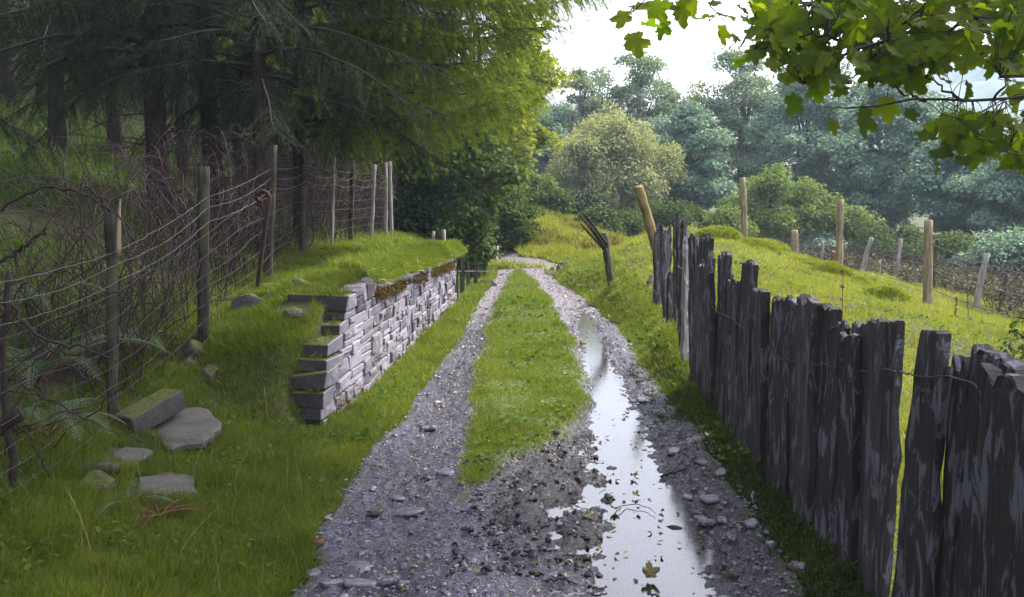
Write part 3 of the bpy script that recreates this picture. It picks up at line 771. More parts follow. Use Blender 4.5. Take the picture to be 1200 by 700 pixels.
# ------------------------------------------------------------------ LEFT WIRE FENCE ALONG THE WOOD
lf = thing('stock_fence', 'rusty wire netting fence on rough posts along the edge of the conifer wood', 'fence', (-2.2, 9, .8))
LP = []
for (tx, yt, bx, yb, d, w, mt, sq) in [(-70, 262, -40, 640, 4.1, 19, 'post', 0), (130, 250, 133, 505, 5.8, 17, 'post', 0), (238, 195, 238, 402, 7.2, 17, 'post', 0), (320, 170, 313, 338, 9, 13, 'post', 0), (357, 172, 353, 302, 11.2, 9, 'post', 0), (391, 184, 388, 292, 12.6, 5.5, 'postgrey', 0),
                                       (413, 192, 410, 286, 13.8, 7, 'post', 0), (439, 193, 434, 282, 15, 6, 'postgrey', 0), (452, 190, 452, 279, 16.6, 6, 'postgrey', 0), (457, 189, 459, 280, 16.9, 5, 'postgrey', 0)]:
    t_ = at(tx, yt, d); b_ = at(bx, yb, d); b_[2] = min(ground_z(b_[0], b_[1]) - .1, b_[2])
    o = round_post('post', b_, t_, w * d / 2400 * .86, M[mt], t=lf, taper=.9)
    if d == 5.8:
        o['label'] = 'mossy post split at the top with a splinter'
        V, Fs = tubes(resample([at(139, 300, 5.75), at(139, 262, 5.75), at(141, 233, 5.75)], 8), np.array([.012, .016, .015, .014, .012, .009, .007, .003]), 5)
        part('splinter', V, Fs, M['postpale'], lf)
    LP.append((t_, b_))
hp = [(p[1], p[0]) for _, p in LP[:9]]
HY = np.array([p[0] for p in hp]); HX = np.array([p[1] for p in hp])
HB = np.array([ground_z(p[1], p[0]) for p in hp])
def fx(y): return np.interp(y, HY, HX) + .07
def fb(y): return np.interp(y, HY, HB)
for hgt, sg in ((1.0, .02), (.93, .05), (.83, .04)):
    y = np.linspace(4.1, 16.6, 160)
    ph = np.interp(y, HY, np.arange(9)); s = ph - np.floor(ph)
    P = np.c_[fx(y), y, fb(y) + hgt - .1 * (hgt == .83) * 0 - sg * 4 * s * (1 - s)]
    V, Fs = tubes(P + R.normal(0, .002, P.shape), np.full(len(P), .0019), 4)
    # twisted barbs
    part('wire_strand', V, Fs, M['wire'] if hgt < 1 or True else M['wirerust'], lf)
net = MB()
for k, hgt in enumerate([.06, .16, .26, .37, .49, .62, .76]):
    y = np.linspace(4.1, 16.6, 200)
    P = np.c_[fx(y) + .02 * np.sin(y * 3 + k), y, fb(y) + hgt + .035 * fbm(y * 1.3, y * 0 + k, 8, 3)]
    V, Fs = tubes(P, np.full(len(P), .002), 3, False); net.add(V, Fs)
y = np.arange(4.15, 16.6, .15); B_ = len(y)
s = np.linspace(.05, .77, 7)
P = np.stack([np.repeat((fx(y) + .02 * np.sin(y * 3))[:, None], 7, 1) + R.normal(0, .006, (B_, 7)), np.repeat(y[:, None], 7, 1) + R.normal(0, .012, (B_, 7)), fb(y)[:, None] + s[None] + .03 * fbm(y * 1.3, y * 0, 8, 3)[:, None]], -1)
V, Fs = tubes(P, np.full((B_, 7), .0016), 3, False); net.add(V, Fs)
net.out('netting', M['wirerust'], lf).location = (-np.array(lf.location))
# rusty iron pin with a curled eye
b_ = at(297, 368, 8.3); t_ = at(316, 232, 8.3)
ax = nrm(t_ - b_)
P = [b_ - ax * .12] + [b_ + (t_ - b_) * s for s in np.linspace(.05, 1, 10)]
cc = t_ + np.array([-.065, 0, 0])
for a in np.linspace(0, 1.55 * PI, 16): P.append(cc + np.array([.065 * math.cos(a), 0, .065 * math.sin(a)]) * (1 - .12 * a))
P = np.array(P); V, Fs = tubes(P, np.full(len(P), .017), 8)
o = build('iron_pin', V - b_, Fs, M['rust']); o.location = b_
tag(o, 'rusty iron fencing pin with a curled eye leaning before the wire fence', 'iron pin')

# far fence pieces beyond the wall
ff = thing('paling_fence', 'short run of dark grey palings between the wall end and the bushes', 'fence', tuple(at(540, 342, 16)))
for (px, yt, yb, d, w) in [(534, 304, 352, 15, 5), (541, 303, 347, 15.6, 5), (549, 308, 343, 16.4, 4), (555, 309, 340, 17, 4), (561, 311, 336, 17.6, 4), (568, 311, 334, 18.2, 3)]:
    t_ = at(px, yt, d); b_ = at(px + R.normal(0, 1), yb, d); b_[2] = min(b_[2], ground_z(b_[0], b_[1]) - .05)
    w_ = w * d / 1200
    V, Fs = prism([(-w_ / 2, b_[2]), (-w_ / 2, t_[2]), (w_ * .2, t_[2] + .03), (w_ / 2, t_[2] - .02), (w_ / 2, b_[2])], .03, .005)
    V = rot(V, 0, 0, .4) + np.array([b_[0], b_[1], 0]); part('paling', V, Fs, M['post'], ff, False)
V, Fs = tubes(resample([at(530, 318, 14.8), at(572, 318, 18.4)], 20), np.full(20, .006), 4); part('rail_wire', V, Fs, M['wire'], ff)
for (px, yt, yb, w, mt, lab) in [(508, 270, 300, 4, 'postgrey', 'thin grey stake on the turf above the far wall end, leftmost of three'), (514.5, 272, 300, 4.5, 'post', 'squat dark stake on the turf above the far wall end, middle of three'), (520, 269, 302, 5, 'postgrey', 'tallest grey stake on the turf above the far wall end, beside the rusty plate')]:
    d = 14.6; t_ = at(px, yt, d); b_ = at(px, yb, d); b_[2] = min(b_[2], ground_z(b_[0], b_[1]) - .05)
    V, Fs = tubes(resample([b_, t_], 6) + R.normal(0, .006, (6, 3)), np.full(6, w * d / 2400), 7)
    o = build('stake', V - b_, Fs, M[mt]); o.location = b_; tag(o, lab, 'stake', 'stakes above the far wall end')
a = at(524, 318, 14.3)
V, Fs = prism([(-.06, -.35), (-.07, .28), (.0, .34), (.06, .1), (.06, -.38)], .012, .003)
V = rot(V, 0, 0, .25); o = build('rusty_plate', V, Fs, M['rust'], smooth=False); o.location = a + np.array([0, 0, .08]); tag(o, 'narrow rusty iron plate stood upright at the far end of the stone wall', 'iron plate')
g = on_ground(580, 306, 15, 30)
V, Fs = block((.12, .1, .34), .06); o = build('marker_stone', rot(V, 0, .1, .2) + np.array([0, 0, .15]), Fs, M['white'], smooth=False); o.location = g; tag(o, 'small pale marker stone beside the far turn of the track', 'marker stone')

# ------------------------------------------------------------------ LOOSE STONES, CLODS, STICKS, FALLEN LEAVES
def lane_h(x, y):
    return float(lane_z(np.array([x]), np.array([y]))[0][0]) + .004 if lane_in(np.array([x]), np.array([y]))[0] > 0 else ground_z(x, y)
def flatstone(name, px, py, wpx, dpx, th, mat, label, cat='stone', group=None, seed=0, tilt=(0, 0), rz=0, avoid=True, lift=0., n=9):
    g = on_ground(px, py)
    d = g[1]
    w = wpx * d / 1200; dep = dpx * d * d / 1200 / 1.7 if dpx else w * .6
    dep = min(dep, w * 1.6)
    rg = np.random.default_rng(seed + int(px))
    an = np.sort(np.linspace(0, 2 * PI, n, endpoint=False) + rg.normal(0, .16, n))
    out = np.c_[np.cos(an) * w / 2, np.sin(an) * dep / 2] * rg.uniform(.74, 1.18, (n, 1))
    q = np.r_[out, out[:1]]; tq = np.linspace(0, n, 30, endpoint=False); out = np.c_[np.interp(tq, np.arange(n + 1), q[:, 0]), np.interp(tq, np.arange(n + 1), q[:, 1])] * (1 + rg.normal(0, .03, (30, 1)))
    V, Fs = prism(out, th, min(.012, th * .3), th * .06, seed)
    V = V[:, [0, 2, 1]]; Fs = [f[:, ::-1] for f in Fs]
    V = rot(V, tilt[0], tilt[1], rz)
    o = build(name, V, Fs, mat, smooth=False)
    o.location = (g[0], g[1], lane_h(g[0], g[1]) + th * .3 + lift)
    if avoid: AVOID.append((g[0], g[1], max(w, dep) * .36))
    return tag(o, label, cat, group)
FL_ = 'flat slabs lying in the grass below the wire fence'
flatstone('flat_slab', 214, 506, 92, 40, .05, M['slab'], 'largest pale flat slab lying in grass beside the squared stone block', 'stone slab', FL_, 3, (.1, -.04), .25, n=6)
flatstone('flat_slab', 190, 578, 84, 36, .045, M['slab'], 'cracked grey flat slab in grass behind the dead brown bracken', 'stone slab', FL_, 5, (.02, .12), -.2, n=6)
flatstone('flat_slab', 150, 537, 52, 20, .03, M['slab'], 'thin dark layered slab between the squared block and the cut log', 'stone slab', FL_, 8, (.05, .05), .1)
flatstone('flat_slab', 141, 543, 46, 20, .03, M['rock'], 'darker lower slab under the thin layered one', 'stone slab', FL_, 9, (-.04, .0), .5, lift=-.02)
flatstone('flat_slab', 112, 572, 44, 22, .05, M['rock'], 'greyish half buried slab left of the cracked slab', 'stone slab', FL_, 10, (.2, -.2), .3)
g = on_ground(168, 505)
V, Fs = block((.14, .5, .13), .05); V = rot(V, .12, 0, -.28)
o = build('squared_stone', V, Fs, M['darkstone'], smooth=False); o.location = (g[0] - .0, g[1] + .12, g[2] + .08); tag(o, 'long squared dark stone block propped on the grass at the fence foot', 'stone block'); AVOID.append((g[0], g[1] + .1, .12))
g = on_ground(118, 558)
V, Fs = tubes(np.c_[np.linspace(-.09, .09, 6), np.zeros(6), np.zeros(6)], np.array([.028, .031, .03, .031, .03, .027]), 10)
o = build('cut_log', rot(V, 0, 0, .1), Fs, M['postdark']); o.location = g + [0, 0, .035]; tag(o, 'short dark cut log lying in grass left of the slabs', 'log')
RK = [(403, 368, 0), (322, 366, .17, .12, .1, 'mossy boulder beside the foot of the rusty iron pin', 8.6), (355, 396, .26, .14, .1, 'broad mossy rock in the collapsed bank below the iron pin', 8.0), (300, 404, .2, .13, .1, 'moss-covered rock at the left of the collapsed bank', 7.7),
      (230, 424, .14, .1, .1, 'dark rock tilted against the fence foot, uppermost of three', 7.1), (222, 442, .12, .09, .08, 'dark rock under the tilted one at the fence foot', 7.0), (246, 440, .07, .1, .1, 'pale broken stone on edge beside the dark rocks', 6.9), (345, 420, .18, .12, .09, 'low mossy rock beside the stepped wall end', 7.4)]
for px, py, *r in RK[1:]:
    a, b_, c, lab, d = r
    V, Fs = rock(a, b_, c, int(px)); p = at(px, py, d); p[2] = ground_z(p[0], p[1]) - c * .3
    o = build('pale_stone' if 'pale' in lab else 'mossy_rock', V, Fs, M['darkstone'] if 'pale' in lab else M['rock'], smooth=False); o.location = p; o.rotation_euler = (R.normal(0, .15), R.normal(0, .15), R.uniform(0, 3)); tag(o, lab, 'rock', 'rocks of the collapsed bank'); AVOID.append((p[0], p[1], a * .8))
for (px, py, a, b_, c, lab) in [(667, 308, .24, .16, .14, 'grey rock with a mossy top on the bank beside the far track'), (656, 315, .1, .1, .12, 'small dark rock at the foot of the far right bank'), (570, 330, .2, .14, .1, 'grey stone by the palings at the left verge')]:
    g = on_ground(px, py + 4, 12, 25); V, Fs = rock(a, b_, c, int(px)); o = build('rock', V, Fs, M['rock'], smooth=False); o.location = g + [0, 0, c * .2]; tag(o, lab, 'rock')
SG = 'loose slate stones on the lane'
for (px, py, w, dp, lab, sd) in [(315 + 106, 660, 32, 10, 'pale wedge of slate at the lower left lane edge', 1), (420, 683, 42, 7, 'long flat slate in a row at the lower left lane edge', 2), (456, 682, 26, 6, 'small brown slate right of the long flat one', 3), (471, 678, 30, 6, 'thin grey slate near the bottom of the lane', 4), (366, 675, 24, 9, 'rounded grey slate nearest the lower left grass', 5),
                                (386, 688, 30, 7, 'dull slate half sunk in lower left mud', 6), (478, 599, 40, 9, 'large pale flat slate in the left rut, beyond the dark clods', 7), (465, 582, 26, 7, 'pale slate in the left rut between the two dark clods', 8), (501, 502, 22, 6, 'pale slate in the left rut below the wall foot', 9), (522, 555, 22, 6, 'pale slate at the tip of the middle grass', 10),
                                (832, 589, 26, 10, 'thick pale slate on the right edge of the puddle', 11), (830, 612, 26, 11, 'broad pale slate in the right stone scatter', 12), (846, 613, 17, 10, 'squarish slate touching the broad pale one', 13), (881, 624, 22, 12, 'tilted pale slate close to the mossy fence foot', 14), (884, 588, 14, 14, 'slate stood on edge by the fence foot', 15), (822, 604, 16, 7, 'small dull slate left of the broad pale one', 16),
                                (845, 563, 18, 9, 'pale slate uppermost in the right stone scatter', 17), (872, 594, 13, 7, 'small pinkish slate beside the slate on edge', 18), (790, 530, 16, 9, 'grey slate at the right verge above the scatter', 19), (823, 546, 16, 7, 'grey slate on the right verge under the weeds', 20), (766, 582, 22, 6, 'thin slate across the middle of the puddle', 21), (806, 581, 16, 6, 'thin dark slate on the right puddle shore', 22),
                                (963, 688, 26, 16, 'rounded pale stone in the lower right corner of the lane', 23), (935, 675, 24, 12, 'brownish slate near the lower right fence foot', 24), (950, 673, 12, 8, 'little pale stone above the lower right rounded one', 25), (905, 631, 22, 6, 'narrow slate slanting at the right lane edge', 26), (858, 632, 15, 7, 'dark slate near the broad pale pair', 27), (755, 469, 18, 5, 'pale slate on the right verge by the docks', 28), (716, 548, 12, 4, 'little slate on the left puddle shore', 29)]:
    flatstone('slate_stone', px, py, w, dp, .02 + .012 * (sd % 3 == 0), M['chip'], lab, 'stone', SG, sd, (R.normal(0, .12), R.normal(0, .1)) if sd != 15 else (.9, .4), R.uniform(-.4, .4), False)
for (px, py, r, lab) in [(438, 606, .03, 'larger dark clod in the left rut'), (498, 562, .026, 'smaller dark clod farther up the left rut'), (374, 643, .028, 'brown lump at the edge of the lower left grass'), (786, 613, .045, 'dark clod at the right shore of the puddle'), (775, 633, .03, 'flat dark lump standing in the puddle'), (716, 545, .035, 'black mud clump reaching into the puddle'), (676, 550 , .02, 'tiny dark clod on churned mud')]:
    g = on_ground(px, py); V, Fs = rock(r * 1.4, r, r * .7, int(px), 2); V *= 1 + .25 * fbm(V[:, :1] * 90, V[:, 1:2] * 90, 3, 2)
    o = build('mud_clod', V, Fs, M['clod'] if px != 374 else M['stem'], smooth=False); o.location = (g[0], g[1], lane_h(g[0], g[1]) + r * .3); tag(o, lab, 'clod')
def lobed(n=5, fold=.12):
    """five-lobed toothed sycamore leaf, petiole at origin, tip along +y"""
    pts = [(0, 0)]
    lob = [(-122, .5), (-62, .74), (0, .86), (62, .74), (122, .5)]
    for i, (a, l) in enumerate(lob):
        for da, f in ((-23, .74), (-16, .9), (-8, .9), (0, 1.03), (7, .9), (15, .9), (23, .72)):
            aa = math.radians(a + da * (1.15 if l < .6 else 1)); pts.append((math.sin(aa) * l * f, math.cos(aa) * l * f + .32))
        if i < 4:
            am = math.radians((a + lob[i + 1][0]) / 2); pts.append((math.sin(am) * .5, math.cos(am) * .5 + .32))
    p = np.array(pts)
    c = np.array([[0, .32]])
    P = np.r_[c, p]
    pl = np.zeros(len(P)); ra = np.linalg.norm(P - [0, .32], axis=1); aa = np.degrees(np.arctan2(P[:, 0], P[:, 1] - .32)); pl = .09 * np.cos(np.radians(aa * 360 / 62)) * ra
    z = pl + fold * np.abs(P[:, 0]) - .14 * (P[:, 1] - .3) ** 2 + .02 * np.sin(P[:, 0] * 9 + P[:, 1] * 5)
    F = np.array([[0, k, k + 1] for k in range(1, len(p))] + [[0, len(p), 1]])
    return np.c_[P, z], [F]
LOB_V, LOB_F = lobed()
SIM_V = np.array([(0, 0, 0), (.34, .3, .08), (.26, .62, .06), (0, 1, -.08), (-.26, .62, .06), (-.34, .3, .08), (0, .45, 0)]); SIM_F = [np.array([[0, 1, 6], [1, 2, 6], [2, 3, 6], [3, 4, 6], [4, 5, 6], [5, 0, 6]])]
MID_V = np.array([(0, 0, 0), (.42, .2, .07), (.3, .42, .05), (.5, .7, .1), (.2, .66, .02), (0, 1, -.1), (-.2, .66, .02), (-.5, .7, .1), (-.3, .42, .05), (-.42, .2, .07), (0, .42, 0)])
MID_F = [np.array([[i, i + 1, 10] for i in range(9)] + [[9, 0, 10]])]
for (px, py, s, lab, mt) in [(762, 676, .075, 'curled green leaf standing in the near puddle', 'dock'), (696, 549 + 58, .06, 'flat greenish leaf on the churned mud', 'dock'), (741, 556, .05, 'reddish fallen leaf with its stalk up in the puddle', 'fallen'), (686, 405, .09, 'orange-brown leaf in the far puddle', 'fallen'), (720, 596, .05, 'yellowish leaf lying at the left shore of the puddle', 'fallen'), (741, 578, .05, 'dull leaf floating in the middle of the puddle', 'fallen')]:
    g = on_ground(px, py); A, Bv, C = frames(nrm(R.normal(0, .35, (1, 3)) + [[0, 0, 1]]) if 'curled' not in lab else np.array([[.2, -.9, .5]]))
    if 'curled' in lab: A, Bv = np.array([[1., 0, 0]]), np.array([[0, .45, .9]])
    V, Fs = scatter(LOB_V * np.array([1, 1, 3]), LOB_F, np.zeros((1, 3)), A, Bv, C, np.array([s])); V, Fs2 = V, Fs
    zl = max(lane_h(g[0], g[1]), -.02) + .008
    V = V * .8; o = build('fallen_leaf', V, Fs2, M['fallen']); o.location = (g[0], g[1], zl - min(0, V[:, 2].min()) * .8); tag(o, lab, 'leaf')
for pts, r, lab in [([(718, 602), (732, 591), (744, 590), (759, 593), (768, 600)], .003, 'bent dead twig arched in the puddle'), ([(774, 557), (790, 555), (806, 552)], .008, 'straight stick by the right puddle shore'), ([(640, 681), (660, 680), (676, 684)], .007, 'stick lying on wet gravel at the bottom of the lane'), ([(759, 694), (770, 698), (778, 703)], .006, 'short stick in the nearest part of the puddle'), ([(690, 688), (700, 690), (712, 686)], .006, 'dark stick on the left edge of the near puddle')]:
    G = np.array([on_ground(*p) for p in pts]); G[:, 2] = [max(lane_h(a[0], a[1]), -.022) + .008 for a in G]
    P = resample(G, 14) + R.normal(0, .002, (14, 3)); P[:, 2] += .01 * np.abs(np.sin(np.arange(14)))
    c0 = P[0].copy(); V, Fs = tubes(P - c0, np.linspace(r, r * .5, 14), 6); o = build('stick', V, Fs, M['darktwig']); o.location = c0; tag(o, lab, 'stick')

# gravel
def gravel(name, x, y, s, mat, zoff=.0, flat=.35):
    n = len(x); z = lane_z(x, y)[0] + .004
    TV = IC1 * np.array([1, 1, flat]); V_ = []; F_ = []
    o = 0
    for v in range(4):
        k = np.arange(n) % 4 == v
        T = TV * (1 + R.normal(0, .22, (len(TV), 3)))
        T[:, :2] = np.clip(T[:, :2], -.8, .8)
        A, Bv, C = frames(nrm(np.c_[R.normal(0, .25, k.sum()), R.normal(0, .25, k.sum()), np.ones(k.sum())]))
        V, Fs = scatter(T, [IF1], np.c_[x, y, z + s * .08][k], A, Bv, C, np.c_[s * R.uniform(.8, 1.4, n), s * R.uniform(.6, 1, n), s][k]); V_.append(V); F_.append(Fs[0] + o); o += len(V)
    return tag(build(name, np.concatenate(V_), [np.concatenate(F_)], mat, smooth=False), kind='stuff')
x, y = sample(24000, -1.0, 1.4, 3.2, 20, 1.7)
k = (lane_in(x, y) > -.03) & (strip_in(x, y) < .03)
left = 1 - ss(-.1, .3, x)
rim = ss(.9, 1.05, x)
k &= R.random(len(x)) < np.clip(.15 + .5 * left + .75 * rim + .5 * ss(9, 12, y), 0, 1)
x, y = x[k], y[k]
s = R.lognormal(math.log(.0064), .55, len(x)).clip(.004, .032) * (1 + .05 * np.maximum(0, y - 6))
gravel('gravel', x, y, s, M['chip'])
x, y = sample(500, -.3, .62, 4.3, 6.9, 1.5)
gravel('mud_lumps', x, y, R.lognormal(math.log(.013), .4, len(x)).clip(.006, .03), M['clod'], flat=.7)
x, y = sample(500, -1.0, 1.35, 3.6, 18, 1.5); k = lane_in(x, y) > 0; x, y = x[k], y[k]
n = len(x); A, Bv, C = frames(nrm(np.c_[R.normal(0, .4, n), R.normal(0, .4, n), np.ones(n)]))
V, Fs = scatter(SIM_V * [1, 1, 2], SIM_F, np.c_[x, y, np.maximum(lane_z(x, y)[0], -.022) + .012], A, Bv, C, R.uniform(.015, .04, n))
tag(build('leaf_litter', V, Fs, M['fallen']), kind='stuff')

# ------------------------------------------------------------------ GRASS
def grass(name, n, box, p, keep, h0, h1, w0, mat, lean=.35, zofs=None):
    x, y = sample(n, *box, p)
    k = keep(x, y) & clear(x, y); x, y = x[k], y[k]
    z = (zofs or H)(x, y) - .008
    cl = .6 + .8 * np.clip(.5 + 1.3 * fbm(x * 3, y * 3, 81, 3), 0, 1)
    f = np.maximum(1, y / 6.0)
    h = R.uniform(h0, h1, len(x)) * cl * f ** .25; w = w0 * R.uniform(.7, 1.3, len(x)) * f ** .85
    return blades(name, x, y, z, h, w, mat, lean)
grass('lane_grass', 200000, (-.35, .75, 5.3, 20.2), 1.9, lambda x, y: (strip_in(x, y) > R.normal(0, .03, len(x))), .018, .05, .0032, M['lawn'], .5, lambda x, y: lane_z(x, y)[0])
grass('verge_grass', 230000, (-2.7, -.5, 3.2, 8.2), 1.7, lambda x, y: (lane_in(x, y) < .02) & ((y < 6.8) | (x > xw(y) + .01) | (x < xw(y) - .2)), .03, .095, .004, M['grass'], .6)
grass('long_grass', 5000, (-2.7, -.6, 3.2, 8.2), 1.7, lambda x, y: (lane_in(x, y) < -.03) & (fbm(x * 1.6, y * 1.6, 93, 3) > .0) & ((y < 7.0) | (x > xw(y) + .01) | (x < xw(y) - .2)), .1, .2, .0032, M['grass'], .55)
grass('verge_grass', 60000, (-1.2, -.1, 7.8, 20), 1.7, lambda x, y: (lane_in(x, y) < .03) & (x > xw(y) + .01) & (cross_d(x, y) < 0), .035, .09, .004, M['lawn'], .5)
grass('bank_grass', 130000, (-2.7, -.5, 7.0, 20), 1.7, lambda x, y: (x < xw(y) - .15), .04, .1, .004, M['lawn'], .5)
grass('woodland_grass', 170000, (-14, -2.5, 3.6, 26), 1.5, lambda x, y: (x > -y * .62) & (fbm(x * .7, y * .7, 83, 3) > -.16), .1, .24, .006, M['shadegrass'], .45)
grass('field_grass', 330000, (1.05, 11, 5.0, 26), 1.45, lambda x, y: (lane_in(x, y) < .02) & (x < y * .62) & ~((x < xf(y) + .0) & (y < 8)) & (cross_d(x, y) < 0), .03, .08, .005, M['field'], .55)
grass('field_grass', 40000, (1.5, 5.5, 2.6, 7), 1.2, lambda x, y: x < y * .7 + .2, .04, .12, .004, M['field'], .5)
grass('far_bank_grass', 110000, (-3, 7, 20.5, 36), 1.2, lambda x, y: (cross_d(x, y) < 0) & (x < 4 + R.random(len(x))), .06, .16, .008, M['field'], .5)
grass('right_verge_grass', 50000, (.8, 1.75, 6.5, 19), 1.6, lambda x, y: (lane_in(x, y) < .03) & (x < xf(y) + .1), .03, .09, .004, M['lawn'], .55)
# small broad-leaved weeds and dead stems among the grass
xs_, ys_ = [], []
for n, bx, keep in [(5200, (-2.6, -.6, 3.4, 9), lambda x, y: (lane_in(x, y) < .0) & (fbm(x * 2.5, y * 2.5, 101, 2) > -.05) & ((y < 6.6) | (x > xw(y) + .03))), (3200, (-.3, .7, 5.8, 15), lambda x, y: (strip_in(x, y) > .02) & (fbm(x * 3, y * 3, 103, 2) > .0)), (3500, (.9, 1.7, 6, 18), lambda x, y: (lane_in(x, y) < .0) & (x < xf(y))), (3000, (-2.2, -.9, 8, 15), lambda x, y: (x < xw(y) - .2) & (fbm(x * 3, y * 3, 105, 2) > .0)), (5000, (1.8, 6, 8, 18), lambda x, y: fbm(x * 1.5, y * 1.5, 107, 2) > .08)]:
    x, y = sample(n, *bx, 1.6); k = keep(x, y) & clear(x, y); xs_.append(x[k]); ys_.append(y[k])
x, y = np.concatenate(xs_), np.concatenate(ys_); n = len(x)
A, Bv, C = frames(nrm(np.c_[R.normal(0, .5, (n, 2)), np.ones(n)]))
inl = lane_in(x, y) > 0
V, Fs = scatter(SIM_V * [1, 1, 1], SIM_F, np.c_[x, y, np.where(inl, lane_z(x, y)[0], H(x, y)) + R.uniform(.015, .06, n)], A, Bv, C, R.uniform(.02, .045, n) * np.maximum(1, y / 8))
tag(build('small_weeds', V, Fs, M['dock']), kind='stuff')
x, y = sample(420, -2.5, 7, 3.6, 17, 1.6); k = (lane_in(x, y) < -.05) & clear(x, y) & ((x < -.9) | (x > 1.9)) & ((y < 6.6) | (x > 1.9) | (x < xw(y) - .25)); x, y = x[k], y[k]; n = len(x)
tz = np.linspace(0, 1, 6)[None, :, None]; hh = R.uniform(.12, .3, n)[:, None, None]
Pz = np.c_[x, y, H(x, y)][:, None] + tz * hh * np.array([0, 0, 1.]) + (tz ** 2) * hh * np.c_[R.normal(0, .4, (n, 2)), np.zeros(n)][:, None]
V, Fs = tubes(Pz, np.repeat(np.linspace(.0018, .0009, 6)[None], n, 0), 3, False)
tag(build('dead_stems', V, Fs, M['straw']), kind='stuff')
x, y = sample(26000, 1.02, 1.45, 3.1, 9.5, 1.4)
k = (x > 1.16 + .1 * fbm(y * 2.5, y * 0, 15, 3) - .08 * (y > 6.5)); x, y = x[k], y[k]
lump = .16 * np.clip(fbm(x * 4, y * 4, 85, 3) + .35, 0, 1) * ss(1.1, 1.35, x)
blades('moss', x, y, H(x, y) + lump * R.random(len(x)) ** .5, R.uniform(.015, .04, len(x)), R.uniform(.006, .011, len(x)), M['moss'], .8)

